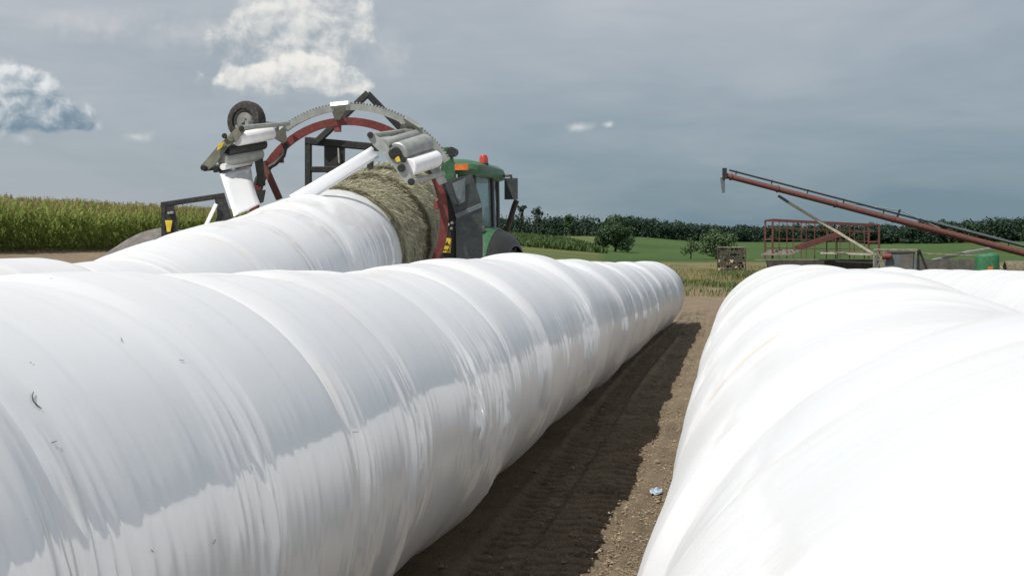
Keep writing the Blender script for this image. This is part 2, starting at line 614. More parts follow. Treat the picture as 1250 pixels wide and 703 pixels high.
        bm.to_mesh(me)
        bm.free()
        me.materials.append(mat)
        o = bpy.data.objects.new(name, me)
        COL.objects.link(o)
        if parent is not None:
            o.parent = parent
        return o


TAB = RNG.random((256, 256))


def vnoise(x, y):
    """Smooth 2-D value noise, arrays in, -1..1 out."""
    xi, yi = np.floor(x).astype(int), np.floor(y).astype(int)
    fx, fy = x - xi, y - yi
    fx = fx * fx * (3 - 2 * fx)
    fy = fy * fy * (3 - 2 * fy)
    a, b = TAB[xi & 255, yi & 255], TAB[(xi + 1) & 255, yi & 255]
    c, d = TAB[xi & 255, (yi + 1) & 255], TAB[(xi + 1) & 255, (yi + 1) & 255]
    return ((a * (1 - fx) + b * fx) * (1 - fy) + (c * (1 - fx) + d * fx) * fy) * 2 - 1


def fbm(x, y, o=4):
    s, a = 0, 0.5
    for _ in range(o):
        s = s + a * vnoise(x, y)
        x, y, a = x * 2.03 + 17.1, y * 2.03 + 9.7, a * 0.5
    return s


def sstep(x, lo, hi):
    t_ = np.clip((x - lo) / (hi - lo), 0, 1)
    return t_ * t_ * (3 - 2 * t_)


# ------------------------------------------------------------------ ground


def ramp(t_, L):
    t_ = np.maximum(t_, 0)
    return np.where(t_ < L, t_ * t_ / (2 * L), t_ - L / 2)


def terrain(x, y):
    x, y = np.asarray(x, float), np.asarray(y, float)
    h = 0.0150 * ramp(np.minimum(y, 900) - 38, 20)
    h = h + 0.09 * np.minimum(ramp(-x - 10, 8), 30)
    h = h + 0.02 * np.minimum(ramp(x - 40, 20), 150) * sstep(y, 80, 250)
    return h


def zg(x, y):
    return float(terrain(x, y))


def build_ground():
    fine_x = np.arange(-1.75, 0.12, 0.016)
    left = -1.75 - np.cumsum(np.geomspace(0.03, 400, 46))
    right = 0.12 + np.cumsum(np.geomspace(0.03, 400, 46))
    xs = np.concatenate([left[::-1], fine_x, right])
    y1 = np.arange(3.5, 13, 0.026)
    y2 = 13 + np.cumsum(np.geomspace(0.03, 0.12, 360))
    y3 = y2[-1] + np.cumsum(np.geomspace(0.15, 260, 90))
    y0 = 3.5 - np.cumsum(np.geomspace(0.05, 60, 30))
    ys = np.concatenate([y0[::-1], y1, y2, y3])
    X, Y = np.meshgrid(xs, ys)
    Z = terrain(X, Y)
    near = sstep(Y, 70, 35) * sstep(np.abs(X), 14, 6)
    Z = Z + near * (0.030 * fbm(X * 1.3, Y * 0.9, 4) + 0.016 * fbm(X * 7, Y * 7, 3))
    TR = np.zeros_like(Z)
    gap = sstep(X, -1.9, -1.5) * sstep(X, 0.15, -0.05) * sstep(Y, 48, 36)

    # tyre tracks: a lugged wheel line beside the shadow edge and an older smoothed one
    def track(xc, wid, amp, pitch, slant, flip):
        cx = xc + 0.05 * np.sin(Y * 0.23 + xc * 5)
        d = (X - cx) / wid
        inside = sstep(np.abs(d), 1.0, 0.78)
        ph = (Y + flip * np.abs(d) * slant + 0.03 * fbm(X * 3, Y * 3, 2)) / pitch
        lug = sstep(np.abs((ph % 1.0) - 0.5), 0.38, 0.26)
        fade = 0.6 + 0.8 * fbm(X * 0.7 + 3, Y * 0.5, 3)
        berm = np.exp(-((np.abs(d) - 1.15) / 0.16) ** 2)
        TR[:] = np.maximum(TR, gap * inside * (0.04 + 0.96 * (1 - lug)) * np.clip(fade, .45, 1))  # groove shade between the lugs, darkens the soil colour
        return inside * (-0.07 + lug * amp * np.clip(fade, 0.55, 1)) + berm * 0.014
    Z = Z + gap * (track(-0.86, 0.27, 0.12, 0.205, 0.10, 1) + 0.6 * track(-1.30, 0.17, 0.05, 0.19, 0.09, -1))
    Z = Z + gap * (0.014 * fbm(X * 22, Y * 22, 3) + 0.010 * np.clip(fbm(X * 13 + 5, Y * 13, 3), 0, 1))
    ny, nx = X.shape
    V = np.stack([X.ravel(), Y.ravel(), Z.ravel()], 1)
    i = np.arange(ny - 1)[:, None] * nx + np.arange(nx - 1)[None, :]
    Fq = np.stack([i, i + 1, i + nx + 1, i + nx], -1).reshape(-1, 4)
    o = mesh_np('ground', V, Fq, M['ground'], dust_shade=TR.ravel())  # on the ground this attribute holds the painted groove shade
    tag(o, kind='structure')


build_ground()

# ------------------------------------------------------------------ wrapped bale rows


def bale_row(label, group, seams, cx, cz, rad, dense, theta, flat=True, twist=0.10, seed=1, wr=1.0, wr_side=1, closed_end=True, depths=None, dirt=1.0):
    """A tube of stretch film over round bales; every bale is a part."""
    rs = np.random.default_rng(seed)
    n = len(seams) - 1
    seams = np.asarray(seams, float)
    dep = rs.uniform(0.012, 0.045, n + 1) if depths is None else np.asarray(depths)
    wid = rs.uniform(0.07, 0.15, n + 1)
    ox, oz, orr = rs.normal(0, 0.018, n), rs.normal(0, 0.013, n), rs.normal(0, 0.014, n)
    tilt = rs.normal(0, 0.03, n + 1)
    mid = (seams[0] + seams[-1]) / 2
    root = empty('bale_row', (float(cx(mid)), float(mid), 0.0 if flat else float(cz(mid)) - 0.8), label, 'bale row', group)
    for b in range(n):
        s0, s1 = seams[b], seams[b + 1]
        ns, nt = dense(b)
        lo, hi = theta
        ta = np.linspace(lo, hi, nt)
        tb = np.linspace(hi, lo + 2 * PI, max(14, nt // 6))[1:-1]
        T1 = np.concatenate([ta, tb])
        S1 = np.linspace(0, 1, ns)
        S1 = 0.5 - 0.5 * np.cos(S1 * PI) * 0.35 - 0.5 * (1 - 2 * S1) * 0.65
        S, T = np.meshgrid(s0 + S1 * (s1 - s0), T1, indexing='ij')
        # seams lean a little and wander
        Sx = S + 0.0
        d0, d1 = np.abs(S - s0), np.abs(s1 - S)

        def blend(arr):
            lft = arr[max(b - 1, 0)]
            rgt = arr[min(b + 1, n - 1)]
            w0 = sstep(S - s0, 0.16, 0.0) * 0.5
            w1 = sstep(s1 - S, 0.16, 0.0) * 0.5
            return arr[b] * (1 - w0 - w1) + lft * w0 + rgt * w1
        var = 0.65 + 0.6 * vnoise(T * 1.1 + b * 3.7, T * 0 + seed)
        var1 = 0.65 + 0.6 * vnoise(T * 1.1 + (b + 1) * 3.7, T * 0 + seed)
        Rr = rad(S) + blend(orr) - 0.01
        Rr = Rr - dep[b] * np.clip(var, 0.25, 1.2) * np.exp(-(d0 / wid[b]) ** 1.2) - dep[b + 1] * np.clip(var1, 0.25, 1.2) * np.exp(-(d1 / wid[b + 1]) ** 1.2)
        if closed_end and b == n - 1:
            Rr = Rr - 0.05 * sstep(d1, 0.16, 0.0) ** 2
        hel = S + twist * T * 0.75
        side = sstep(np.cos(T - wr_side * R(104)), 0.52, 0.98)
        rid = (1 - np.abs(fbm(hel * 7.5 + seed, T * 0.9, 3)) * 2.2)
        rid = np.clip(rid, 0, 1) ** 3
        rid2 = np.clip(1 - np.abs(fbm(hel * 19 + 31 + seed, T * 0.8 + 5, 2)) * 2.4, 0, 1) ** 3
        clump = np.clip(sstep(fbm(hel * 1.5 + 8.8 * seed, T * 0.3, 2), -0.05, 0.35) + 0.8 * np.exp(-np.minimum(d0, d1) / 0.16), 0, 1.2)
        Rr = Rr + wr * (side * clump * (0.011 * rid + 0.015 * rid2) + 0.0014 * fbm(hel * 3.1, T * 1.2 + seed, 3))
        # edge steps of the overlapping film layers
        lay = ((hel + 0.02 * vnoise(T * 2, hel)) / 0.37) % 1.0
        Rr = Rr + 0.0012 * wr * lay * sstep(lay, 1.0, 0.93)
        Rr = Rr + 0.012 * fbm(T * 1.4 + seed * 5.1, S * 1.2 + seed * 7, 2)
        X = cx(S) + blend(ox) + Rr * np.sin(T)
        Z = cz(S) + blend(oz) + Rr * np.cos(T)
        Y = S + tilt[b] * sstep(d0, 0.25, 0) * np.cos(T) + tilt[b + 1] * sstep(d1, 0.25, 0) * np.cos(T)
        slope = 0.0 if flat else (cz(S + 0.05) - cz(S - 0.05)) / 0.1
        Y = Y - slope * Rr * np.cos(T)
        if flat:
            k = 0.05
            Z = np.where(Z < 0.06, 0.012 + 0.048 * np.exp((Z - 0.06) / k * 0.6), Z)
        dust_shade = np.clip(np.exp(-d0 / 0.07) * dep[b] + np.exp(-d1 / 0.07) * dep[b + 1], 0, 1) / 0.03
        dust_shade = np.clip(dust_shade * (0.5 + 0.7 * vnoise(T * 3 + b, S * 5)), 0, 1) + 0.18 * sstep(np.cos(T), 0.2, 1.0)
        dust_shade = dust_shade * dirt
        ns_, nt_ = S.shape
        V = np.stack([X, Y, Z], -1).reshape(-1, 3)
        UV = np.stack([S, T * 0.75], -1).reshape(-1, 2)
        D = dust_shade.ravel()
        i = np.arange(ns_ - 1)[:, None] * nt_ + np.arange(nt_)[None, :]
        j = np.arange(ns_ - 1)[:, None] * nt_ + (np.arange(nt_)[None, :] + 1) % nt_
        Fq = np.stack([i, j, j + nt_, i + nt_], -1).reshape(-1, 4)
        if (closed_end and b == n - 1):                           # dished film end
            cc = V[-nt_:].mean(0)
            rings = [V]
            uvr, dd = [UV], [D]
            base_i = len(V) - nt_
            for q, fz in ((0.9, 0.035), (0.6, 0.06), (0.25, 0.07), (0.02, 0.07)):
                ring = cc + (V[-nt_:] - cc) * q + np.array([0, fz, 0])
                rings.append(ring)
                uvr.append(UV[-nt_:] + np.array([0.1 + 1 - q, 0]))
                dd.append(D[-nt_:])
                st_ = sum(len(r_) for r_ in rings) - nt_
                ii = np.arange(nt_)
                jj = (ii + 1) % nt_
                Fq = np.concatenate([Fq, np.stack([base_i + ii, base_i + jj, st_ + jj, st_ + ii], -1)])
                base_i = st_
            V, UV, D = np.concatenate(rings), np.concatenate(uvr), np.concatenate(dd)
        if b == 0:                                                # near end closed the same way
            base_i, first, fuv, fd = 0, V[:nt_].copy(), UV[:nt_].copy(), D[:nt_].copy()
            cc = first.mean(0)
            for q, fz in ((0.9, -0.035), (0.6, -0.06), (0.25, -0.07), (0.02, -0.07)):
                st_ = len(V)
                V = np.concatenate([V, cc + (first - cc) * q + np.array([0, fz, 0])])
                UV = np.concatenate([UV, fuv - np.array([0.1 + 1 - q, 0])])
                D = np.concatenate([D, fd])
                ii = np.arange(nt_)
                jj = (ii + 1) % nt_
                Fq = np.concatenate([Fq, np.stack([base_i + jj, base_i + ii, st_ + ii, st_ + jj], -1)])
                base_i = st_
        mesh_np('wrapped_bale', V, Fq, M['film'], root, True, UV, D)
    return root


def spread(a, b, step, seed):
    rs = np.random.default_rng(seed)
    k = max(1, round((b - a) / step))
    q = np.linspace(a, b, k + 1)
    q[1:-1] += rs.uniform(-0.07, 0.07, k - 1)
    return list(q)


# the long row on the left of the lane
s_left = [0.35, 1.45, 2.55, 3.55, 4.5, 5.45, 6.6, 7.8, 8.9, 9.95, 11.0] + spread(12.0, 35.6, 1.17, 3)
prof_y = [0, 4, 5.5, 7, 9.3, 12.4, 16, 21, 28, 36]
prof_t = [-.02, -.03, -.04, -.04, .01, .03, 0.0, -.03, -.05, -.07]
cx1 = lambda s: -1.90 + 0.0 * s
rad1 = lambda s: 0.755 + 0 * s
cz1 = lambda s: 1.6 + np.interp(s, prof_y, prof_t) - 0.76
dl = np.random.default_rng(12).uniform(0.02, 0.06, len(s_left))
dl[2], dl[3], dl[4], dl[5], dl[6], dl[7], dl[8], dl[9], dl[10] = 0.045, 0.012, 0.065, 0.05, 0.02, 0.075, 0.07, 0.03, 0.06
bale_row('long row of white plastic wrapped bales left of the dirt lane', None, s_left, cx1, cz1, rad1,
         lambda b: (84, 170) if b < 9 else (54, 120) if b < 16 else (36, 90), (R(-35), R(150)), depths=dl, seed=5, wr=1.25, dirt=.4)

# the row on the right, right under the camera
s_right = [-1.6, -0.3, 0.95, 1.9, 2.75, 4.4, 5.6, 6.95, 8.1, 9.3, 10.5, 11.7, 13.0, 14.3]
cx3 = lambda s: np.interp(s, [1, 2.9, 4.3, 5, 6.5, 14], [0.52, 0.525, 0.562, 0.54, 0.55, 0.535])
cz3 = lambda s: 1.6 + np.interp(s, [0, 2.6, 2.95, 6, 10, 14], [-.065, -.052, -.092, -.07, -.06, -.02]) - 0.75
dr = [.02, .01, .012, .02, .045, .035, .045, .05, .035, .04, .045, .04, .055, .05]
bale_row('white plastic wrapped bale row right of the dirt lane, nearest the viewer', None, s_right, cx3, cz3, rad1,
         lambda b: (60, 150), (R(-130), R(95)), depths=dr, seed=8, wr=0.4, wr_side=-1, dirt=0.9)

# the row beyond it
s_far = spread(-1.4, 31.0, 1.2, 9)
cx4 = lambda s: 2.97 + 0 * s
cz4 = lambda s: 1.6 + np.interp(s, [5, 14, 26, 34], [-.12, -.115, -.16, -.19]) - 0.76
bale_row('farthest right white wrapped bale row, only its tops showing below the auger', None, s_far, cx4, cz4, rad1,
         lambda b: (30, 70), (R(-100), R(60)), seed=11, wr=0.6, wr_side=-1)

# the row being made, climbing into the wrapping machine
W_PY = [6.0, 8.3, 8.6, 9.5, 10.6, 12.0, 14.4, 15.3, 16.6, 18.6]
W_PT = [-.02, .02, -.01, .02, .19, .36, .68, .80, 1.02, 1.38]
cx2 = lambda s: -4.28 + 0 * s
cz2 = lambda s: 1.6 + np.interp(s, W_PY, W_PT) - 0.77
FILM_END = 15.62
s_wrap = [5.0, 6.2, 7.4, 8.55, 9.7, 10.9, 12.1, 13.3, 14.4, FILM_END]
bale_row('white wrapped bale row coming out of the wrapping machine', None, s_wrap, cx2, cz2, rad1,
         lambda b: (60, 130), (R(-60), R(130)), flat=False, seed=14, wr=1.0, closed_end=False,
         depths=[.02, .02, .03, .045, .03, .02, .02, .025, .012, .0])

# ------------------------------------------------------------------ bare hay bales


def hay_bale(y0, y1, label, seed):
    rs = np.random.default_rng(seed)
    mid = (y0 + y1) / 2
    root = empty('hay_bale', (-4.28, mid, float(cz2(mid)) - 0.74), label, 'hay bale', 'bare round hay bales at the wrapping machine')
    nt, ns = 150, 40
    S1 = np.linspace(0, 1, ns)
    T1 = np.linspace(0, 2 * PI, nt, endpoint=False)
    S, T = np.meshgrid(y0 + S1 * (y1 - y0), T1, indexing='ij')
    Rr = 0.742 - 0.17 * sstep(np.minimum(S - y0, y1 - S), 0.17, 0.0) ** 2
    Rr = Rr + 0.022 * fbm(S * 6 + seed, T * 7, 4) + 0.014 * fbm(S * 22, T * 9 + seed, 3)
    sl = (cz2(S + .05) - cz2(S - .05)) / .1
    X = cx2(S) + Rr * np.sin(T)
    Z = cz2(S) + Rr * np.cos(T)
    Y = S - sl * Rr * np.cos(T)
    V = np.stack([X, Y, Z], -1).reshape(-1, 3)
    UV = np.stack([S, T * .75], -1).reshape(-1, 2)
    i = np.arange(ns - 1)[:, None] * nt + np.arange(nt)[None, :]
    j = np.arange(ns - 1)[:, None] * nt + (np.arange(nt)[None, :] + 1) % nt
    Fq = np.stack([i, j, j + nt, i + nt], -1).reshape(-1, 4)
    # end faces
    for sgn, st_ in ((-1, 0), (1, (ns - 1) * nt)):
        cc = V[st_:st_ + nt].mean(0)
        b0 = len(V)
        V = np.concatenate([V, cc + (V[st_:st_ + nt] - cc) * 0.02])
        UV = np.concatenate([UV, UV[st_:st_ + nt] + np.array([0.6, 0])])
        ii = np.arange(nt)
        jj = (ii + 1) % nt
        Fq = np.concatenate([Fq, np.stack([st_ + ii, st_ + jj, b0 + jj, b0 + ii], -1)])
    mesh_np('hay_body', V, Fq, M['hay'], root, True, UV)
    # loose straws standing off the surface
    k = 4200
    ss = rs.uniform(y0, y1, k)
    ss = np.where(rs.random(k) < .3, np.where(rs.random(k) < .5, y0 + .13, y1 - .13) + rs.normal(0, .03, k), ss)
    tt = rs.uniform(-0.9, 1.9, k)
    r0 = 0.73 + rs.uniform(0, .03, k) - 0.17 * sstep(np.minimum(ss - y0, y1 - ss), 0.17, 0.0) ** 2
    sl = (cz2(ss + .05) - cz2(ss - .05)) / .1
    Pn = np.stack([np.sin(tt), -sl * np.cos(tt), np.cos(tt)], 1)
    P0 = np.stack([cx2(ss) + r0 * np.sin(tt), ss - sl * r0 * np.cos(tt), cz2(ss) + r0 * np.cos(tt)], 1)
    tan = np.stack([np.cos(tt), 0 * tt, -np.sin(tt)], 1)
    ax = np.array([0, 1.0, 0.17])
    ang = rs.normal(0, .7, k)
    D = tan * np.cos(ang)[:, None] + ax * np.sin(ang)[:, None] + Pn * rs.uniform(-.05, .5, k)[:, None]
    L = rs.uniform(.03, .11, k)[:, None]
    Wd = np.cross(D, Pn)
    Wd = Wd / (np.linalg.norm(Wd, axis=1, keepdims=True) + 1e-6) * rs.uniform(.0022, .0048, k)[:, None]
    V = np.stack([P0 - Wd, P0 + Wd, P0 + Wd * .6 + D * L, P0 - Wd * .6 + D * L], 1).reshape(-1, 3)
    Fq = np.arange(4 * k).reshape(k, 4)
    o = mesh_np('loose_straw', V, Fq, M['straw'], root, False)
    o['kind'] = 'stuff'
    return root


hay_bale(15.2, 16.42, 'bare hay bale just ahead of the white film edge', 21)
hay_bale(16.54, 17.9, 'bare hay bale inside the red hoop of the wrapper', 22)

# ------------------------------------------------------------------ wrapping machine


def wrapper():
    root = empty('bale_wrapper', (-4.3, 16.4, 0), 'bale wrapping machine with red hoop, black frames and two film dispensers', 'bale wrapper')
    D0 = 16.6
    # hoop (red ring)
    c = at(426, 266, D0)
    axis = Vector((-0.10, 1, 0.10)).normalized()
    s = axis.cross(Vector((0, 0, 1))).normalized()
    u = s.cross(axis)
    RH = 117 / F * D0

    def on_ring(r, deg, off=0.0, cc=None):
        a_ = R(deg)
        return (cc or c) + s * math.cos(a_) * r + u * math.sin(a_) * r + axis * off
    k = 72
    mb = MB()
    vs, fs = [], []
    for i in range(k):
        for (dr_, do_) in ((-.045, -.045), (.045, -.045), (.045, .045), (-.045, .045)):
            vs.append(on_ring(RH + dr_, 360 * i / k, do_))
    for i in range(k):
        j = (i + 1) % k
        fs += [(i * 4 + q, i * 4 + (q + 1) % 4, j * 4 + (q + 1) % 4, j * 4 + q) for q in range(4)]
    hoop = mb.add(vs, fs).build('hoop', M['red'], root, True)
    for dg in (96, 47, 139, 8):
        MB().box(on_ring(RH - .07, dg, -.01), (.07, .06, .09)).build('guide_roller', M['red'], hoop)
    # geared carrier ring pieces outside the hoop
    cr = at(430, 268, D0 - .25)
    RC = 136 / F * (D0 - .25)

    def arc_piece(d0_, d1_, name='carrier_arc'):
        n_ = 14
        v_, f_ = [], []
        for i in range(n_ + 1):
            dg = d0_ + (d1_ - d0_) * i / n_
            for (dr_, do_) in ((-.035, -.05), (.035, -.05), (.035, .05), (-.035, .05)):
                v_.append(on_ring(RC + dr_, dg, do_, cr))
        for i in range(n_):
            f_ += [(i * 4 + q, i * 4 + (q + 1) % 4, i * 4 + 4 + (q + 1) % 4, i * 4 + 4 + q) for q in range(4)]
        f_ += [(3, 2, 1, 0), tuple(n_ * 4 + q for q in range(4))]
        m_ = MB().add(v_, f_)
        for i in range(int(abs(d1_ - d0_) / 1.6)):                 # gear teeth on the rim
            dg = d0_ + (d1_ - d0_) * (i + .5) / int(abs(d1_ - d0_) / 1.6)
            m_.box(on_ring(RC + .045, dg, -.02, cr), (.014, .05, .016))
        return m_.build(name, M['steel'], root, True)
    arc_piece(126, 98)
    arc_piece(92, 60)
    arc_piece(54, 31)
    for dg in (129, 95, 57):                                      # clamp brackets between ring and hoop
        a_, b_ = on_ring(RC + .05, dg + 3, 0, cr), on_ring(RH + .03, dg, 0)
        MB().plate([on_ring(RC + .05, dg + 4.5, -.06, cr), on_ring(RC + .05, dg - 4.5, -.06, cr),
                    on_ring(RH + .04, dg - 1.5, -.06), on_ring(RH + .04, dg + 1.5, -.06)], .05).build('clamp_bracket', M['steel'], root)
        MB().lathe(on_ring(RH + .11, dg, -.12), axis, [(0, .03), (.02, .035), (.06, .035)], 12).build('bolt', M['black'], root, True)

    # film dispensers: side plate, rods and rolls reaching back from the ring
    def dispenser(pl, plate_mat, rolls, rods, d, dd, web, web_d, tagc):
        disp = empty('film_dispenser', (0, 0, 0), None, None)
        del_ = disp
        disp.location = at(pl[0][0], pl[0][1], d) - Vector(root.location)
        disp.parent = root
        pts = [at(x_, y_, d) for x_, y_ in pl]
        o_ = MB().plate(pts, .03).build('side_plate', plate_mat, disp, False)
        for (x0, y0, x1, y1, r_, mt, nm) in rolls:
            a_, b_ = at(x0, y0, d + .03), at(x1, y1, d + dd)
            L = (b_ - a_).length
            MB().lathe(a_, b_ - a_, [(0, r_ * .25), (0.001, r_ * .9), (.012, r_), (L - .012, r_), (L, r_ * .9), (L + .001, r_ * .25)], 22).build(nm, mt, disp, True)
        for (x0, y0, x1, y1, r_, mt) in rods:
            MB().tube([at(x0, y0, d - .03), at(x1, y1, d + dd + .1)], r_, 10).build('rod', mt, disp, True)
        for (x_, y_, r_, mt, nm) in tagc:
            MB().lathe(at(x_, y_, d - .012), at(x_, y_, d) - at(x_, y_, d - 1), [(-.04, r_ * .8), (-.03, r_), (.02, r_)], 14).build(nm, mt, disp, True)
        return disp

    # left dispenser
    dl_ = dispenser([(292, 153), (298, 153), (299, 160), (289, 172), (279, 179), (262, 202), (252, 209), (246, 208), (245, 203), (264, 181), (281, 164)], M['olive'],
                    [(289, 170, 331, 163, .075, M['roll'], 'film_roll'),
                     (271, 196, 317, 188, .075, M['steel'], 'stretch_roller'),
                     (276, 184, 322, 176, .06, M['black'], 'stretch_roller')],
                    [(296, 156, 352, 151, .028, M['steel']), (250, 206, 268, 204, .03, M['black']), (262, 209, 306, 202, .018, M['black']),
                     (272, 204, 306, 198, .035, M['roll'])],
                    15.4, .55, None, 0,
                    [(274, 166, .03, M['black'], 'knob'), (295, 157, .03, M['black'], 'bolt'), (281, 169, .035, M['olive'], 'bolt'), (248, 205, .03, M['black'], 'bolt')])
    MB().plate([at(267, 176, 15.36), at(274, 173, 15.36), at(271, 180, 15.36), at(265, 184, 15.36)], .012).build('sticker', M['yellow'], dl_)
    MB().plate([at(311, 197, 15.9), at(321, 195, 15.9), at(324, 226, 16.0), at(316, 228, 16.0)], .05).build('back_plate', M['black'], dl_)
    # right dispenser
    dr_ = dispenser([(450, 164), (457, 163), (468, 172), (502, 214), (505, 222), (500, 226), (494, 222), (478, 200), (456, 178), (450, 170)], M['steel'],
                    [(485, 187, 519, 176, .115, M['steel'], 'film_roll'),
                     (498, 205, 531, 194, .10, M['roll'], 'film_roll'),
                     (470, 176, 508, 165, .06, M['steel'], 'stretch_roller')],
                    [(453, 166, 497, 160, .03, M['steel']), (502, 222, 541, 212, .03, M['steel'])],
                    15.5, .60, None, 0,
                    [(452, 165, .035, M['black'], 'bolt'), (502, 222, .04, M['black'], 'bolt'), (490, 205, .045, M['black'], 'bolt'), (493, 195, .03, M['black'], 'bolt'), (482, 187, .07, M['black'], 'hub')])
    MB().plate([at(481, 192, 15.46), at(487, 191, 15.46), at(489, 197, 15.46), at(484, 198, 15.46)], .012).build('sticker', M['yellow'], dr_)
    MB().plate([at(492, 158, 16.1), at(503, 158, 16.1), at(524, 180, 16.2), at(546, 222, 16.3), at(536, 226, 16.3), at(515, 190, 16.2)], .035).build('back_plate', M['steel'], dr_)
    # film webs from the dispensers to the bales
    def web(pa, pb, name='film_web', sag=.03):
        n_ = 12
        v_, uvs, f_ = [], [], []
        for i in range(n_ + 1):
            q = i / n_
            for j in range(5):
                w_ = j / 4
                P_ = pa[0].lerp(pb[0], q).lerp(pa[1].lerp(pb[1], q), w_)
                P_ = P_ + Vector((.012 * math.sin(w_ * 9 + q * 3), .012 * math.cos(w_ * 7), -sag * math.sin(q * PI)))
                v_.append(P_)
                uvs.append((w_ * .5, q * 1.2 + 3))
        for i in range(n_):
            for j in range(4):
                f_.append((i * 5 + j, i * 5 + j + 1, i * 5 + 6 + j, i * 5 + 5 + j))
        o_ = mesh_np(name, [tuple(q) for q in v_], f_, M['film'], root, True, uvs, [0] * len(v_))
        md = o_.modifiers.new('thick', 'SOLIDIFY')
        md.thickness = .004
        return o_
    web((at(267, 210, 15.45), at(305, 203, 15.95)), (at(285, 265, 14.4), at(318, 249, 14.9)))
    web((at(453, 179, 15.4), at(462, 192, 15.4)), (at(352, 239, 14.75), at(374, 249, 14.75)), sag=0.0)

    # red diagonal strut, hoses
    MB().bar(at(321, 198, 16.5), at(341, 243, 16.5), .09, .07).build('strut', M['rust_red'], root)
    MB().tube([at(345, 165, 16.55), at(349, 178, 16.5), at(346, 190, 16.5), at(336, 200, 16.5), at(322, 208, 16.5), at(314, 218, 16.5), at(312, 226, 16.5)], .028, 8).build('hose', M['black'], root, True)
    MB().plate([at(312, 233, 16.3), at(324, 232, 16.3), at(321, 247, 16.3), at(314, 249, 16.3)], .06).build('bracket', M['black'], root)

    # raised guide wheel beyond the left dispenser
    wc = at(301, 148, 16.0)
    ax = Vector((-.25, -1, 0.05))
    wheel = empty('guide_wheel', wc - Vector(root.location), None, None)
    wheel.parent = root
    MB().lathe(wc, ax, [(-.085, .135), (-.085, .17), (-.075, .205), (-.04, .222), (.04, .222), (.075, .205), (.085, .17), (.085, .135)], 32, False).build('tyre', M['rubber'], wheel, True)
    MB().lathe(wc, ax, [(-.06, .137), (.05, .137), (.03, .11), (.055, .09), (.06, .04), (.09, .035), (.09, .01)], 28).build('rim', M['rim'], wheel, True)
    MB().bar(at(301, 150, 15.8), at(352, 153, 16.4), .05, .05).build('wheel_arm', M['steel'], root)

    # black guard frame behind the hoop with peaked tube
    d = 17.4
    g = MB()
    g.bar(at(376.5, 168, d), at(376.5, 240, d), .075, .075, (0, 1, 0))
    g.bar(at(373, 172, d), at(470, 181, d), .09, .09)
    g.bar(at(377, 207, d), at(420, 207, d), .07, .07)
    g.bar(at(452, 175, d), at(452, 240, d), .07, .07, (0, 1, 0))
    g.build('guard_frame', M['black'], root)
    MB().plate([at(396, 176, d), at(421, 178, d), at(421, 222, d), at(404, 222, d), at(396, 206, d)], .05).build('guard_plate', M['black'], root)
    MB().bar(at(413, 181, d - .06), at(414, 199, d - .06), .02, .02, (0, 1, 0)).build('slot_bar', M['steel'], root)
    pk = MB()
    pk.bar(at(387, 173, d - .1), at(449.5, 114, d - .1), .075, .075, (0, 1, 0))
    pk.bar(at(449, 115, d - .1), at(494, 162, d - .1), .075, .075, (0, 1, 0))
    pk.build('peaked_tube', M['black'], root)

    # low black guard frame beside the row
    d = 13.9
    e = MB()
    e.bar(at(200.5, 247, d), at(200.5, 300, d), .045, .05, (0, 1, 0))
    e.bar(at(197, 250, d), at(274, 238.5, d), .05, .05)
    e.plate([at(202, 250, d), at(211, 249, d), at(216, 268, d), at(218, 296, d), at(202, 298, d)], .04)
    e.plate([at(262, 240, d), at(274, 238, d), at(284, 268, d), at(284, 290, d), at(258, 290, d), at(266, 262, d)], .04)
    e.build('side_guard', M['black'], root)
    MB().bar(at(264, 249, d - .06), at(251, 276, d - .06), .035, .02, (0, 1, 0)).build('guard_lever', M['roll'], root)
    MB().plate([at(201.5, 269, d - .04), at(210.5, 269, d - .04), at(208, 283, d - .04), at(204, 283, d - .04)], .012).build('sticker', M['yellow'], root)
    for q in ((206.5, 260), (210, 259.5)):
        MB().lathe(at(*q, d - .04), (0, 1, 0), [(-.02, .012), (.01, .014)], 10).build('bolt', M['steel'], root, True)

    # right-hand shields
    d = 16.75
    pn = MB()
    pn.plate([at(529, 224, d), at(541, 219, d), at(556, 258, d), at(557, 345, d), at(531, 345, d), at(538, 300, d), at(540, 262, d)], .05)
    inner = pn.build('inner_shield', M['black'], root)
    pn2 = MB()
    pn2.plate([at(541, 221, d - .08), at(576, 213, d - .02), at(588, 250, d), at(556, 264, d - .10)], .03)
    pn2.plate([at(556, 265.5, d - .10), at(588, 251.5, d), at(589, 345, d), at(557, 345, d - .10)], .035)
    pn2.build('outer_shield', M['charcoal'], root)
    MB().plate([at(552, 224, d - .13), at(568, 217, d - .09), at(567.5, 246, d - .09), at(560, 250, d - .13)], .012).build('window', M['slate'], root)
    MB().bar(at(556, 264, d - .12), at(588, 250.5, d - .02), .02, .05).build('trim_strip', M['slate'], root)
    MB().bar(at(590, 290, d), at(587, 345, d), .02, .02, (0, 1, 0)).build('shield_edge', M['steel'], root)
    st_ = MB().plate([at(541, 290, d - .045), at(551.5, 291, d - .045), at(550, 309, d - .045), at(539.5, 308, d - .045)], .012).build('warning_sticker', M['yellow'], root)
    for q in (541.8, 544.6, 547.4):
        MB().lathe(at(q, 305, d - .054), (0, 1, 0), [(-.002, .010), (.003, .010)], 10).build('pictogram_dot', M['black'], st_)
    pg = MB()
    pg.plate([at(543, 299, d - .054), at(548.5, 299.5, d - .054), at(546, 294.5, d - .054)], .005)
    pg.build('pictogram', M['black'], st_)
    for q in ((547, 274), (551, 279), (552, 272)):
        MB().lathe(at(*q, d - .04), (0, 1, 0), [(-.02, .016), (.01, .018)], 10).build('bolt', M['roll'], root, True)

    # chassis, bale table, uprights and wheels
    ch = MB()
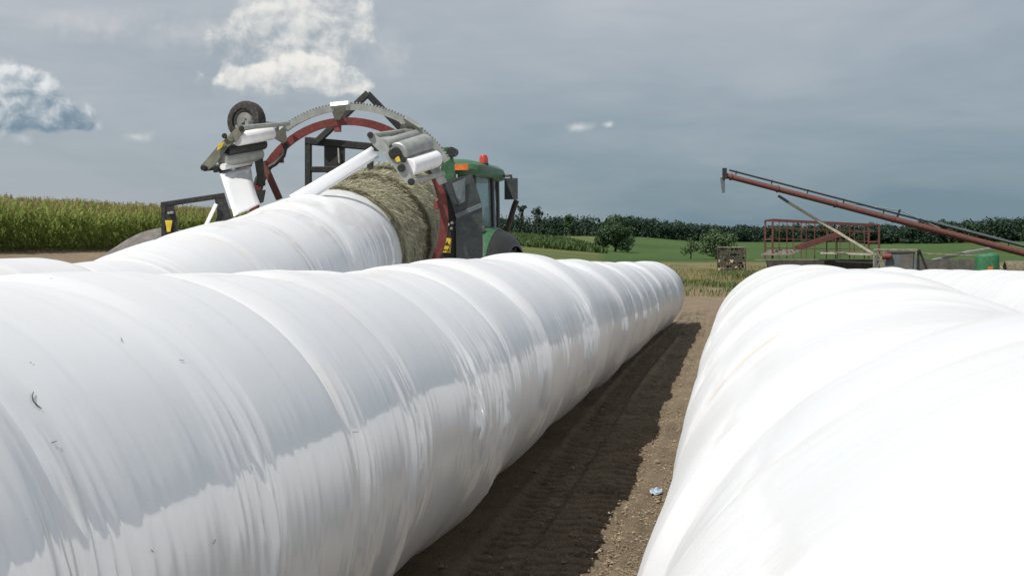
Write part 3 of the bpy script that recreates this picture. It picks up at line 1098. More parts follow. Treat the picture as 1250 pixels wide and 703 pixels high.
    for sx in (-.9, .9):
        ch.bar((-4.3 + sx, 13.2, .62), (-4.3 + sx, 19.2, .75), .14, .18)
        ch.bar((-4.3 + sx * 1.12, 16.55, .6), (-4.3 + sx * 1.12, 16.6, 2.0), .10, .10, (0, 1, 0))
    for y_ in (13.3, 15, 16.6, 18, 19.1):
        ch.bar((-5.2, y_, .66), (-3.4, y_, .66), .10, .12)
    ch.build('chassis', M['black'], root)
    tb = MB()
    for sx in (-.45, .45):
        tb.tube([(-4.3 + sx, 12.6, .55), (-4.3 + sx, 15.2, .98), (-4.3 + sx, 18.9, 1.62)], .07, 12)
    tb.build('bale_table', M['steel'], root, True)
    for y_, z_ in ((15, .92), (18.6, 1.5)):
        for sx in (-.45, .45):
            MB().bar((-4.3 + sx, y_, .66), (-4.3 + sx, y_, z_), .08, .08, (0, 1, 0)).build('table_leg', M['black'], root)
    for sx in (-1.15, 1.15):
        wc = Vector((-4.3 + sx, 17.3, .42))
        w_ = empty('wheel', wc - Vector(root.location), None, None)
        w_.parent = root
        MB().lathe(wc, (1, 0, 0), [(-.13, .24), (-.13, .34), (-.09, .41), (.09, .41), (.13, .34), (.13, .24)], 32, False).build('tyre', M['rubber'], w_, True)
        MB().lathe(wc, (1, 0, 0), [(-.10, .24), (.10, .24), (.10, .18), (.04, .14), (.05, .05)], 24).build('rim', M['rim'], w_, True)
    return root


wrapper()

# ------------------------------------------------------------------ tractor


def tractor():
    base_pt = at(531, 380, 21.2)
    x0, y0 = base_pt.x, base_pt.y
    root = empty('tractor', (x0, y0, zg(x0, y0)), 'green tractor with an orange beacon parked ahead of the wrapping machine', 'tractor', rz=R(-6))
    B = lambda mb, n, m_, par=None, s=False: mb.build(n, m_, par or root, s, world=False)
    # rear wheels with lugs
    for sx in (-1, 1):
        wl = empty('rear_wheel', (sx * .92, 0, .92), None, None)
        wl.parent = root
        ty = MB().lathe((0, 0, 0), (1, 0, 0), [(-.26, .50), (-.27, .70), (-.24, .82), (-.16, .87), (.16, .87), (.24, .82), (.27, .70), (.26, .50)], 44, False)
        for k in range(22):
            a_ = 2 * PI * k / 22
            for q in (-1, 1):
                aa = a_ + (0 if q > 0 else PI / 22)
                d0 = Vector((q * .03, math.cos(aa) * .885, math.sin(aa) * .885))
                d1 = Vector((q * .25, math.cos(aa + .16) * .85, math.sin(aa + .16) * .85))
                ty.bar(d0, d1, .05, .06, (0, math.cos(aa), math.sin(aa)))
        B(ty, 'tyre', M['rubber'], wl, True)
        B(MB().lathe((0, 0, 0), (1, 0, 0), [(-.2, .5), (.2, .5), (.2, .44), (.05, .38), (.02, .2), (.08, .16), (.1, .05)], 32), 'rim', M['yellow'], wl, True)
        fw = empty('front_wheel', (sx * .88, 2.55, .64), None, None)
        fw.parent = root
        B(MB().lathe((0, 0, 0), (1, 0, 0), [(-.2, .36), (-.21, .5), (-.16, .61), (.16, .61), (.21, .5), (.2, .36)], 36, False), 'tyre', M['rubber'], fw, True)
        B(MB().lathe((0, 0, 0), (1, 0, 0), [(-.15, .36), (.15, .36), (.12, .3), (.04, .14)], 28), 'rim', M['yellow'], fw, True)
        # fender: arched band with a black outer edge
        n_ = 18
        for (sec, nm, mt) in ((((.56, 1.10), (.80, 1.10), (.92, 1.085), (1.0, 1.06)), 'fender', M['green']),
                              (((1.003, 1.052), (1.12, 1.0), (1.2, .93), (1.24, .84)), 'fender_edge', M['black'])):
            v_, f_ = [], []
            m_ = len(sec)
            for i in range(n_ + 1):
                a_ = R(-5 + 150 * i / n_)
                for (xx, rr) in list(sec) + [(x_, r_ - .035) for x_, r_ in reversed(sec)]:
                    v_.append((sx * xx, -math.cos(a_) * rr * .95, .98 + math.sin(a_) * rr))
            w_ = 2 * m_
            for i in range(n_):
                f_ += [(i * w_ + q, i * w_ + (q + 1) % w_, (i + 1) * w_ + (q + 1) % w_, (i + 1) * w_ + q) for q in range(w_)]
            f_ += [tuple(range(w_ - 1, -1, -1)), tuple(n_ * w_ + q for q in range(w_))]
            B(MB().add(v_, f_), nm, mt, None, True)
        v_ = [(sx * .57, -math.cos(R(a_)) * 1.0, .98 + math.sin(R(a_)) * 1.05) for a_ in range(-5, 146, 15)]
        B(MB().plate(v_, .03, (1, 0, 0)), 'fender_side', M['green'])
        lp = B(MB().ball((sx * .80, -.42, 2.02), .09, 12, (1, 1, .8)), 'fender_lamp', M['olive'], None, True)
    # cab
    B(MB().box((0, .35, 1.28), (1.12, 1.55, .6)), 'cab_base', M['black'])
    pil = []
    zb, zt = 1.58, 2.78
    corners = {(-1, 0): ((-.72, -.42), (-.70, -.38)), (1, 0): ((.72, -.42), (.70, -.38)),
               (-1, 1): ((-.66, 1.12), (-.66, 1.02)), (1, 1): ((.66, 1.12), (.66, 1.02)),
               (-1, 2): ((-.80, .35), (-.76, .35)), (1, 2): ((.80, .35), (.76, .35))}
    for k, (a_, b_) in corners.items():
        B(MB().bar((a_[0], a_[1], zb - .3), (b_[0], b_[1], zt), .075, .09, (0, 1, 0)), 'pillar', M['black'])

    def pane(k0, k1):
        a0, b0 = corners[k0]
        a1, b1 = corners[k1]
        q = [Vector((a0[0], a0[1], zb)), Vector((a1[0], a1[1], zb)), Vector((b1[0], b1[1], zt)), Vector((b0[0], b0[1], zt))]
        B(MB().plate(q, .012), 'window', M['glass'])
    pane((-1, 0), (1, 0))
    pane((-1, 1), (1, 1))
    for sx in (-1, 1):
        pane((sx, 0), (sx, 2))
        pane((sx, 2), (sx, 1))
    # roof: low dome with rounded edge
    v_, f_ = [], []
    nx_ = 40
    for (q, z_) in ((.90, 2.775), (.98, 2.80), (1.0, 2.88), (.97, 2.95), (.88, 3.0), (.66, 3.045), (.35, 3.065), (.02, 3.07)):
        for i in range(nx_):
            a_ = 2 * PI * i / nx_
            ca, sa = math.cos(a_), math.sin(a_)
            px_ = math.copysign(abs(ca) ** .38, ca) * .84 * q
            py_ = math.copysign(abs(sa) ** .38, sa) * .95 * q
            v_.append((px_, .32 + py_, z_))
    for j in range(7):
        f_ += [(j * nx_ + i, j * nx_ + (i + 1) % nx_, (j + 1) * nx_ + (i + 1) % nx_, (j + 1) * nx_ + i) for i in range(nx_)]
    f_ += [tuple(range(nx_ - 1, -1, -1)), tuple(range(7 * nx_, 8 * nx_))]
    B(MB().add(v_, f_), 'roof', M['green'], None, True)
    for sx in (-1, 1):
        B(MB().lathe((sx * .36, -.62, 2.87), (0, -1, 0), [(-.06, .08), (.02, .085), (.04, .07), (.045, .01)], 18), 'work_light', M['lamp'], None, True)
        B(MB().box((sx * .60, -.66, 2.90), (.22, .06, .085)), 'tail_light', M['orange'])
        B(MB().box((sx * .36, -.61, 2.875), (.26, .05, .19)), 'light_recess', M['black'])
    bc = B(MB().tube([(.70, .1, 2.86), (.72, .1, 2.97)], .02, 8), 'beacon_stalk', M['black'], None, True)
    B(MB().lathe((.72, .1, 2.95), (0, 0, 1), [(0, .07), (.05, .075)], 18), 'beacon_base', M['black'], bc, True)
    B(MB().lathe((.72, .1, 3.0), (0, 0, 1), [(0, .068), (.08, .064), (.12, .045), (.135, .01)], 18), 'beacon_lens', M['beacon'], bc, True)
    for sx in (-1, 1):
        ar = B(MB().tube([(sx * .72, .9, 2.80), (sx * .82, .85, 2.86), (sx * .94, .85, 2.86), (sx * .95, .85, 2.76)], .022, 8), 'mirror_arm', M['black'], None, True)
        B(MB().box((sx * .94, .85, 2.66), (.19, .08, .32)), 'mirror', M['charcoal'], ar)
    B(MB().box((0, .45, 1.66), (.5, .5, .16)).box((0, .22, 1.95), (.5, .14, .6)), 'seat', M['charcoal'])
    B(MB().tube([(.19 * math.cos(a_ * PI / 8), .86 + .05 * math.sin(a_ * PI / 8), 1.98 + .18 * math.sin(a_ * PI / 8)) for a_ in range(16)], .015, 6, True), 'steering_wheel', M['black'], None, True)
    # hood, nose, exhaust
    hb = MB()
    prof = [(-.42, 1.05), (.42, 1.05), (.42, 1.55), (.34, 1.74), (.15, 1.80), (-.15, 1.80), (-.34, 1.74), (-.42, 1.55)]
    v_ = [(x_, y_, z_ if y_ < 2 else z_ * (1 if z_ < 1.2 else .93)) for y_ in (1.2, 3.15) for x_, z_ in prof]
    hb.add(v_, [(i, (i + 1) % 8, 8 + (i + 1) % 8, 8 + i) for i in range(8)] + [tuple(range(7, -1, -1)), tuple(range(8, 16))])
    B(hb, 'hood', M['green'])
    B(MB().box((0, 3.18, 1.35), (.7, .06, .5)), 'grille', M['black'])
    B(MB().tube([(.60, 1.35, 1.5), (.76, 1.35, 2.1), (.86, 1.35, 2.42), (.90, 1.33, 2.50)], .045, 12), 'exhaust', M['bark'], None, True)
    fr = MB()
    fr.box((0, 1.5, .85), (.5, 3.4, .4)).box((0, 2.55, .64), (1.5, .2, .2)).box((0, 0, .92), (1.5, .3, .3))
    B(fr, 'frame', M['black'])
    # rear lift boom standing up behind the cab
    inv = (Matrix.Translation(root.location) @ Matrix.Rotation(R(-6), 4, 'Z')).inverted()
    L = lambda px, py, d_: inv @ at(px, py, d_)
    bd = 19.3
    bm_ = MB()
    bm_.bar(L(520, 186, bd), L(552, 184, bd), .11, .10)
    bm_.plate([L(543, 185, bd), L(552, 184, bd), L(556, 222, bd), L(549, 226, bd), L(536, 222, bd)], .10, inv.to_3x3() @ Vector((0, 1, 0)))
    bm_.bar(L(548, 220, bd), (.3, -.4, 1.0), .14, .12, (0, 1, 0))
    B(bm_, 'lift_boom', M['green'])
    B(MB().lathe(L(551, 185, bd - .12), inv.to_3x3() @ Vector((0, 1, 0)), [(0, .06), (.2, .06)], 14), 'boom_pin', M['black'], None, True)
    B(MB().tube([L(557, 213, bd), L(557, 232, bd), L(562, 250, bd), (.3, -.5, 1.4)], .018, 8), 'hose', M['cream'], None, True)


tractor()

# ------------------------------------------------------------------ auger and yard equipment on the right
DA = 69.5


def wheel_on(parent, c, ax, r, w, rim='rim'):
    w_ = empty('wheel', Vector(c) - Vector(parent.location), None, None)
    w_.parent = parent
    MB().lathe(c, ax, [(-w / 2, r * .55), (-w / 2, r * .85), (-w * .35, r), (w * .35, r), (w / 2, r * .85), (w / 2, r * .55)], 24, False).build('tyre', M['rubber'], w_, True)
    MB().lathe(c, ax, [(-w * .4, r * .55), (w * .4, r * .55), (w * .35, r * .4), (w * .1, r * .2)], 18).build('rim', M[rim], w_, True)


def auger():
    p0, p1 = at(884, 214, DA), at(1330, 330, DA - 2)
    root = empty('grain_auger', (at(1100, 330, DA).x, at(1100, 330, DA).y, zg(at(1100, 330, DA).x, at(1100, 330, DA).y)),
                 'long rusty red grain auger tilted up over the parked wagons', 'grain auger')
    d = (p1 - p0).normalized()
    up = Vector((0, 0, 1)) - d * d.z
    up.normalize()
    q = lambda f_: p0.lerp(p1, f_)
    MB().tube([p0, q(.3), q(.6), p1], [.13, .14, .155, .165], 16).build('tube', M['rust_red'], root, True)
    for f_ in (.02, .15, .31, .47, .63, .79):
        MB().tube([q(f_) - d * .05, q(f_) + d * .05], .175, 16).build('flange', M['rust_red'], root, True)
    off = up * .30
    MB().tube([q(.01) + off, q(.99) + off], .045, 8).build('drive_shaft', M['black'], root, True)
    MB().bar(q(.57) + up * .36, q(.99) + up * .36, .14, .10).build('shaft_guard', M['slate'], root)
    for f_ in (.03, .13, .23, .33, .44, .54, .66, .78, .9):
        MB().bar(q(f_) + up * .15, q(f_) + up * .36, .06, .05, (0, 1, 0)).build('shaft_bracket', M['black'], root)
    hd = MB()
    hd.box(q(0) + up * .08, (.22, .34, .52))
    hd.build('head_box', M['black'], root)
    MB().plate([at(879, 217, DA), at(885, 217, DA), at(885, 235, DA), at(881.5, 236, DA)], .22, (0, 1, 0)).build('spout', M['slate'], root)
    MB().bar(at(1093, 271, DA), at(1098.5, 256, DA), .10, .10, (0, 1, 0)).build('truss_post', M['black'], root)
    MB().tube([at(1010, 245, DA), at(1099, 257, DA), at(1148, 279, DA)], .026, 6).build('truss_cable', M['steel'], root, True)
    # under-carriage: cream strut with a hinged top link, grey arms and wheels
    MB().tube([at(950, 239, DA), at(964, 248, DA)], .07, 8).build('strut_link', M['slate'], root, True)
    for k in (0, 1):
        MB().bar(at(962, 247, DA + k * 1.2), at(1069, 312, DA + k * 1.4), .13, .13).build('strut', M['cream'] if k == 0 else M['slate'], root)
    MB().bar(at(1131, 320, DA - .6), at(1185, 307, DA - .5), .16, .14).build('lower_arm', M['steel'], root)
    MB().bar(at(1183, 307.5, DA - .5), at(1222, 301, DA - .4), .11, .11).build('lower_arm', M['steel'], root)
    gx = at(1069, 312, DA)
    gz = zg(gx.x, gx.y)
    MB().bar(at(1069, 311, DA - .3), (gx.x, gx.y - .3, gz + .4), .12, .12, (0, 1, 0)).build('axle_post', M['slate'], root)
    MB().bar((gx.x, gx.y - 1.2, gz + .38), (gx.x, gx.y + 1.6, gz + .38), .1, .1).build('axle', M['slate'], root)
    for dy in (-1.2, 1.6):
        wheel_on(root, (gx.x, gx.y + dy, gz + .36), (0, 1, 0), .36, .2)


auger()


def rack_wagon():
    D = 72.0
    a, b = at(943, 316, D), at(1073, 316, D)
    gz = zg((a.x + b.x) / 2, (a.y + b.y) / 2)
    root = empty('hay_wagon', ((a.x + b.x) / 2, (a.y + b.y) / 2, gz), 'long flat wagon carrying a red slatted cage rack', 'wagon')
    L = Vector((b.x - a.x, b.y - a.y, 0))
    e = L.normalized()
    n = Vector((-e.y, e.x, 0))
    zd = a.z
    top = at(943, 268, D).z
    topr = at(1073, 274.5, D).z
    A = Vector((a.x, a.y, 0))
    # deck boards
    for k in range(9):
        o_ = A - e * .5 + n * (k * .27) + Vector((0, 0, zd - .05))
        if k < 4:
            MB().bar(o_, o_ + e * (L.length + 1.0), .25, .05).build('board', M['wood'], root)
        else:
            MB().bar(o_, o_ + e * (L.length + .6), .25, .05).build('board', M['wood'], root)
    for k in (0, 1):
        o_ = A + n * (.4 + k * 1.3) + Vector((0, 0, zd - .17))
        MB().bar(o_, o_ + e * L.length, .12, .18).build('sill', M['wood_dark'], root)
    MB().plate([A - e * .3 - n * .15 + Vector((0, 0, zd - .08)), A + e * L.length - n * .15 + Vector((0, 0, zd - .08)),
                A + e * L.length - n * .15 + Vector((0, 0, zd - .55)), A - e * .3 - n * .15 + Vector((0, 0, zd - .55))], .05).build('side_board', M['wood_dark'], root)
    # cage
    cols = [943, 960.5, 978, 994.5, 1020, 1037, 1055, 1073]
    for side, off in ((0, 0.0), (1, 2.1)):
        for x_ in cols:
            f_ = (x_ - 943) / 130
            q = A + e * (L.length * f_) + n * off
            tz = top + (topr - top) * f_
            w_ = .10 if x_ in (943, 1073) else .045
            MB().bar(q + Vector((0, 0, zd)), q + Vector((0, 0, tz)), w_, w_, (0, 1, 0)).build('post', M['rust_red'], root)
        for hf, w_ in ((1.0, .075), (.80, .03), (.52, .022), (.28, .022)):
            q0 = A + n * off + Vector((0, 0, zd + (top - zd) * hf))
            q1 = A + n * off + e * L.length + Vector((0, 0, zd + (topr - zd) * hf))
            MB().bar(q0, q1, w_, w_).build('rail', M['rust_red'], root)
    for f_ in (0.0, 1.0):
        tz = top + (topr - top) * f_
        q = A + e * (L.length * f_)
        for hf in (1.0, .5):
            zz = zd + (tz - zd) * hf
            MB().bar(q + Vector((0, 0, zz)), q + n * 2.1 + Vector((0, 0, zz)), .07, .07).build('end_rail', M['rust_red'], root)
    for f_ in (.15, .85):
        for off in (0.1, 2.0):
            q = A + e * (L.length * f_) + n * off
            wheel_on(root, (q.x, q.y, gz + .34), n, .34, .2)
        q = A + e * (L.length * f_)
        MB().bar(q + n * .1 + Vector((0, 0, gz + .36)), q + n * 2.0 + Vector((0, 0, gz + .36)), .1, .1).build('axle', M['black'], root)
    # the red chute on the deck is a thing of its own
    p0, p1 = at(972, 306, D + 1.0), at(1024, 289, D + 1.0)
    ch = empty('loading_chute', (p0 + p1) / 2, 'red slanted chute resting inside the cage wagon', 'chute')
    t_ = MB()
    t_.bar(p0, p1, .5, .05)
    t_.bar(p0 + n * .25 + Vector((0, 0, .1)), p1 + n * .25 + Vector((0, 0, .1)), .05, .3)
    t_.bar(p0 - n * .25 + Vector((0, 0, .1)), p1 - n * .25 + Vector((0, 0, .1)), .05, .24)
    t_.build('trough', M['rust_red'], ch)
    for k in (.72, .95):
        q = p0.lerp(p1, k)
        MB().bar(q, Vector((q.x + .25 * (k - .8), q.y, zd)), .05, .05, (0, 1, 0)).build('prop_leg', M['black'], ch)
    # pale boards lying on the deck
    for k in range(3):
        q0, q1 = at(1002 + 2 * k, 309.0, D - .5 + k * .25), at(1064 + 2 * k, 311.2, D - .5 + k * .25)
        o_ = MB().bar(q0 + Vector((0, 0, .04 * (k % 2))), q1 + Vector((0, 0, .04 * (k % 2))), .2, .09).build('plank', M['cream'] if k == 0 else M['wood'])
        tag(o_, ['front pale plank lying along the cage wagon deck', 'middle grey plank behind the pale one on the wagon deck', 'rear grey plank of three on the cage wagon deck'][k], 'plank', 'planks on the cage wagon deck')
    for k in range(4):
        q0, q1 = at(930 + 3 * k, 311 - 1.6 * k, D + .2 * k), at(966 + 4 * k, 310.5 - 1.5 * k, D + .2 * k)
        o_ = MB().bar(q0, q1, .35, .10).build('plank', M['wood'])
        tag(o_, ['lowest', 'second lowest', 'second highest', 'topmost'][k] + ' grey plank in the heap on the left end of the cage wagon', 'plank', 'planks heaped on the wagon end')


rack_wagon()


def wood_pile():
    D = 95.0
    a, b = at(876, 330, D), at(910, 330, D)
    gz = zg((a.x + b.x) / 2, a.y)
    root = empty('firewood_crate', ((a.x + b.x) / 2, a.y + .5, gz), 'dark crate stacked with split firewood left of the cage wagon', 'crate of firewood')
    top = at(893, 301, D).z
    fr = MB()
    for x_ in (a.x, b.x):
        for y_ in (a.y, a.y + 1.0):
            MB().bar((x_, y_, gz), (x_, y_, top), .07, .07, (0, 1, 0)).build('corner_post', M['wood_dark'], root)
    for z_ in (gz + .1, gz + .5, top - .05):
        for y_ in (a.y - .03, a.y + 1.03):
            MB().bar((a.x - .05, y_, z_), (b.x + .05, y_, z_), .04, .07).build('slat', M['wood'] if z_ > gz + .8 else M['wood_dark'], root)
    rs = random.Random(4)
    zc = gz + .18
    while zc < top - .02:
        xc = a.x + .09
        while xc < b.x - .05:
            r_ = rs.uniform(.10, .16)
            L0, L1 = rs.uniform(-.06, .06), rs.uniform(.9, 1.0)
            n_ = rs.choice((3, 4, 5, 6))
            ph = rs.random() * 6
            v_ = [(xc + r_ * math.cos(ph + 2 * PI * k / n_), a.y + y_, zc + r_ * math.sin(ph + 2 * PI * k / n_)) for y_ in (L0, L1) for k in range(n_)]
            f_ = [(k, (k + 1) % n_, n_ + (k + 1) % n_, n_ + k) for k in range(n_)] + [tuple(range(n_ - 1, -1, -1)), tuple(range(n_, 2 * n_))]
            MB().add(v_, f_).build('log', M['end_grain'] if rs.random() < .10 else M['bark'] if rs.random() < .5 else M['wood_dark'], root)
            xc += r_ * 1.55
        zc += .19


wood_pile()


def yard_clutter():
    D = 66.0
    # slate-grey sprayer / hopper machine
    a, b = at(1068, 305, D), at(1117, 305, D)
    gz = zg(a.x, a.y)
    root = empty('hopper_machine', ((a.x + b.x) / 2, a.y + .6, gz), 'slate grey hopper machine with a pale top rail and red drum', 'farm machine')
    zt = a.z
    MB().plate([(a.x + .5, a.y, zt - .1), (b.x - .1, a.y, zt - .1), (b.x, a.y, gz + .35), (a.x + .35, a.y, gz + .35)], 1.1, (0, 1, 0)).build('hopper', M['slate'], root)
    MB().bar((a.x, a.y - .6, zt), (b.x, a.y - .6, zt - .02), .09, .10).build('top_rail', M['wood'], root)
    MB().bar((a.x, a.y + .6, zt), (b.x, a.y + .6, zt - .02), .09, .10).build('top_rail', M['wood'], root)
    MB().plate([(a.x + 1.08, a.y - .58, zt - .22), (b.x - .18, a.y - .58, zt - .18), (b.x - .22, a.y - .58, gz + .6), (a.x + 1.08, a.y - .58, gz + .6)], .05).build('side_door', M['concrete'], root)
    MB().lathe((a.x + .45, a.y - .62, zt - .30), (1, 0, .05), [(-.2, .10), (-.18, .14), (.2, .14), (.24, .1)], 16).build('drum', M['red'], root, True)
    fr = MB()
    fr.bar((a.x + .05, a.y - .62, zt - .1), (a.x + .6, a.y - .62, gz + .5), .06, .06, (0, 1, 0))
    fr.bar((a.x + .35, a.y - .62, zt - .1), (a.x + .05, a.y - .62, gz + .9), .05, .05, (0, 1, 0))
    fr.bar((a.x - .1, a.y - .6, zt - .15), (a.x - .1, a.y - .6, gz), .07, .07, (0, 1, 0))
    fr.build('hitch_frame', M['wood'], root)
    MB().bar((b.x + .05, a.y - .5, zt), (b.x + .05, a.y - .5, gz), .1, .1, (0, 1, 0)).build('post', M['black'], root)
    MB().bar((b.x + .1, a.y - .4, zt), (b.x + .55, a.y - .4, gz + .55), .1, .1, (0, 1, 0)).build('brace', M['black'], root)
    MB().box((b.x + .28, a.y - .62, gz + .42), (.42, .06, .2)).build('number_plate', M['roll'], root)
    for dx in (.3, 1.3):
        wheel_on(root, (a.x + dx, a.y, gz + .3), (0, 1, 0), .3, .22)
    # low dark bunk wall
    a, b = at(1118, 309, D + 2), at(1198, 311, D + 2)
    gz = zg(a.x, a.y)
    o = empty('feed_bunk', ((a.x + b.x) / 2, a.y, gz), 'low dark concrete feed bunk between the hopper machine and green tarp', 'feed bunk')
    n_ = 6
    for k in range(n_):
        p0, p1 = a.lerp(b, (k + .01) / n_), a.lerp(b, (k + .99) / n_)
        MB().plate([(p0.x, p0.y, gz), (p1.x, p1.y, gz), (p1.x, p1.y, p1.z - .25 - .03 * (k % 2)), (p0.x, p0.y, p0.z - .25 - .03 * (k % 2))], .18, (0, 1, 0)).build('panel', M['concrete'], o)
        MB().plate([(p0.x, p0.y + 1.2, gz), (p1.x, p1.y + 1.2, gz), (p1.x, p1.y + 1.2, p1.z - .3), (p0.x, p0.y + 1.2, p0.z - .3)], .18, (0, 1, 0)).build('panel', M['concrete'], o)
    MB().bar(a + Vector((0, -.05, -.02)), b + Vector((0, -.05, -.06)), .12, .08).build('top_rail', M['wood'], o)
    # reddish soil-coloured tiles on the bunk foot
    # green tarp draped over a mower
    c = at(1205, 330, D - 1)
    gz = zg(c.x, c.y)
    o = empty('covered_machine', (c.x, c.y, gz), 'small machine under a bright green tarp below the auger', 'covered machine')
    topz = at(1205, 309.5, D - 1).z
    n_, k_ = 44, 12
    V, Fq = [], []
    for j in range(k_):
        f_ = j / (k_ - 1)
        for i in range(n_):
            an = 2 * PI * i / n_
            rx = .50 + .0 * f_
            ry = .45
            if f_ < .45:
                rr = math.sin(f_ / .45 * PI / 2) ** .62
                z_ = topz - .13 * (f_ / .45) ** 2.4
            else:
                g = (f_ - .45) / .55
                rr = 1.0 + .07 * g + (.07 * math.sin(an * 9 + 1) + .04 * math.sin(an * 17)) * g
                z_ = topz - .13 - (topz - .13 - gz - .12 - .05 * math.sin(an * 5)) * g
            ca, sa = math.cos(an), math.sin(an)
            V.append((c.x + math.copysign(abs(ca) ** .7, ca) * rx * max(rr, .01), c.y + math.copysign(abs(sa) ** .7, sa) * ry * max(rr, .01), z_ + .03 * ca * (1 - f_)))
    for j in range(k_ - 1):
        for i in range(n_):
            Fq.append((j * n_ + i, j * n_ + (i + 1) % n_, (j + 1) * n_ + (i + 1) % n_, (j + 1) * n_ + i))
    tp = mesh_np('tarp', V, Fq, M['green_dull'], o, True)
    tp.modifiers.new('thick', 'SOLIDIFY').thickness = .01
    MB().box((c.x, c.y, gz + .4), (.6, .55, .55)).build('body', M['black'], o)
    MB().plate([at(1206, 326, D - 1.55), at(1212, 325, D - 1.55), at(1212, 333, D - 1.55), at(1206, 333, D - 1.55)], .06).build('orange_flap', M['orange'], o)
    MB().bar(at(1215, 320, D - 1.3), at(1224, 328, D - 1.3), .05, .05).build('handle', M['cream'], o)
    for dx in (-.3, .3):
        wheel_on(o, (c.x + dx, c.y, gz + .16), (1, 0, 0), .16, .1)
    # a second green field sheet edge is the field itself; old hay bale at the right edge
    c = at(1243, 322, D)
    gz = zg(c.x, c.y)
    o = empty('round_bale', (c.x, c.y, gz), 'weathered tan round bale under the auger at the right edge', 'hay bale')
    nt, ns = 48, 12
    S, T = np.meshgrid(np.linspace(-.6, .6, ns), np.linspace(0, 2 * PI, nt, endpoint=False), indexing='ij')
    Rr = .60 - .06 * sstep(np.abs(S), .5, .6) + .02 * fbm(S * 5, T * 4, 3)
    V = np.stack([c.x + S, c.y + Rr * np.sin(T), gz + .6 + Rr * np.cos(T)], -1).reshape(-1, 3)
    UV = np.stack([S, T * .6], -1).reshape(-1, 2)
    i = np.arange(ns - 1)[:, None] * nt + np.arange(nt)[None, :]
    j = np.arange(ns - 1)[:, None] * nt + (np.arange(nt)[None, :] + 1) % nt
    Fq = np.stack([i, j, j + nt, i + nt], -1).reshape(-1, 4)
    for st_ in (0, (ns - 1) * nt):
        cc = V[st_:st_ + nt].mean(0)
        b0 = len(V)
        V = np.concatenate([V, cc + (V[st_:st_ + nt] - cc) * .02])
        UV = np.concatenate([UV, UV[st_:st_ + nt] * .3])
        ii = np.arange(nt)
        Fq = np.concatenate([Fq, np.stack([st_ + ii, st_ + (ii + 1) % nt, b0 + (ii + 1) % nt, b0 + ii], -1)])
    mesh_np('hay_body', V, Fq, M['old_hay'], o, True, UV)
    ap = at(1231, 327, D + 1)
    gz = zg(ap.x, ap.y)
    o = MB().plate([(ap.x - .8, ap.y, gz), (ap.x + .1, ap.y, gz), (ap.x + .05, ap.y, gz + .75), (ap.x - .15, ap.y, gz + .7)], .5, (0, 1, 0)).build('dirt_ramp', M['slate'])
    tag(o, 'small dark wedge shaped ramp between the green tarp and tan bale', 'ramp')


yard_clutter()

# ------------------------------------------------------------------ grey heap beside the row
def heap():
    c = at(187, 316, 38)
    c0 = at(175, 316, 38)
    gz = zg(c.x, c.y)
    xs, ys = np.linspace(-6.0, 2.6, 80), np.linspace(-2.5, 10, 70)
    X, Y = np.meshgrid(xs, ys)
    H = 2.30 * np.exp(-((X - .15) / np.where(X < .15, 2.5, .75)) ** 2) * sstep(Y, -2.4, .4) * sstep(Y, 10, 2)
    H = H + (.04 * fbm(X * 2, Y * 2, 4) + .02 * fbm(X * 9, Y * 9, 2)) * (H > .03)
    GX, GY = c.x + X, c.y + Y
    Z = terrain(GX, GY) + H - .04
    ny, nx = X.shape
    i = np.arange(ny - 1)[:, None] * nx + np.arange(nx - 1)[None, :]
    o = mesh_np('gravel_heap', np.stack([GX.ravel(), GY.ravel(), Z.ravel()], 1), np.stack([i, i + 1, i + nx + 1, i + nx], -1).reshape(-1, 4), M['gravel'])
    tag(o, 'long grey gravel heap in front of the corn field', 'gravel heap')


heap()

# ------------------------------------------------------------------ vegetation


def scatter(template_v, template_f, pos, rot, scl, lean=None):
    """Copies of a small template merged into arrays."""
    tv = np.asarray(template_v, np.float32)
    tf = np.asarray(template_f, np.int32)
    n = len(pos)
    c, s = np.cos(rot)[:, None], np.sin(rot)[:, None]
    x = tv[None, :, 0] * c - tv[None, :, 1] * s
    y = tv[None, :, 0] * s + tv[None, :, 1] * c
    z = np.repeat(tv[None, :, 2], n, 0)
    if lean is not None:
        x = x + z * lean[:, :1]
        y = y + z * lean[:, 1:]
    V = np.stack([x, y, z], -1) * scl[:, None, None] + pos[:, None, :]
    Fq = tf[None] + (np.arange(n) * len(tv))[:, None, None]
    return V.reshape(-1, 3), Fq.reshape(-1, tf.shape[1])


def corn_template(rs, leaves, zmin):
    v, f = [], []

    def quad(a, b, c, d):
        o = len(v)
        v.extend([a, b, c, d])
        f.append((o, o + 1, o + 2, o + 3))
    for k in range(leaves):
        z = zmin + (2.05 - zmin) * k / max(1, leaves - 1) + rs.uniform(-.06, .06)
        a = rs.uniform(0, 2 * PI)
        L = rs.uniform(.45, .8)
        w = rs.uniform(.045, .075)
        dx, dy = math.cos(a), math.sin(a)
        px, py = -dy * w, dx * w
        pts = [(0, 0, z), (dx * L * .35, dy * L * .35, z + L * .42), (dx * L * .75, dy * L * .75, z + L * .40), (dx * L, dy * L, z + L * .02)]
        ws = [.7, 1, .8, .1]
        for i in range(3):
            p, q = pts[i], pts[i + 1]
            quad((p[0] - px * ws[i], p[1] - py * ws[i], p[2]), (p[0] + px * ws[i], p[1] + py * ws[i], p[2]),
                 (q[0] + px * ws[i + 1], q[1] + py * ws[i + 1], q[2]), (q[0] - px * ws[i + 1], q[1] - py * ws[i + 1], q[2]))
    for a in (0, PI / 2):
        cx_, cy_ = math.cos(a) * .016, math.sin(a) * .016
        quad((-cx_, -cy_, min(zmin, .0) if zmin < .5 else zmin), (cx_, cy_, min(zmin, .0) if zmin < .5 else zmin), (cx_, cy_, 2.2), (-cx_, -cy_, 2.2))
    return v, f


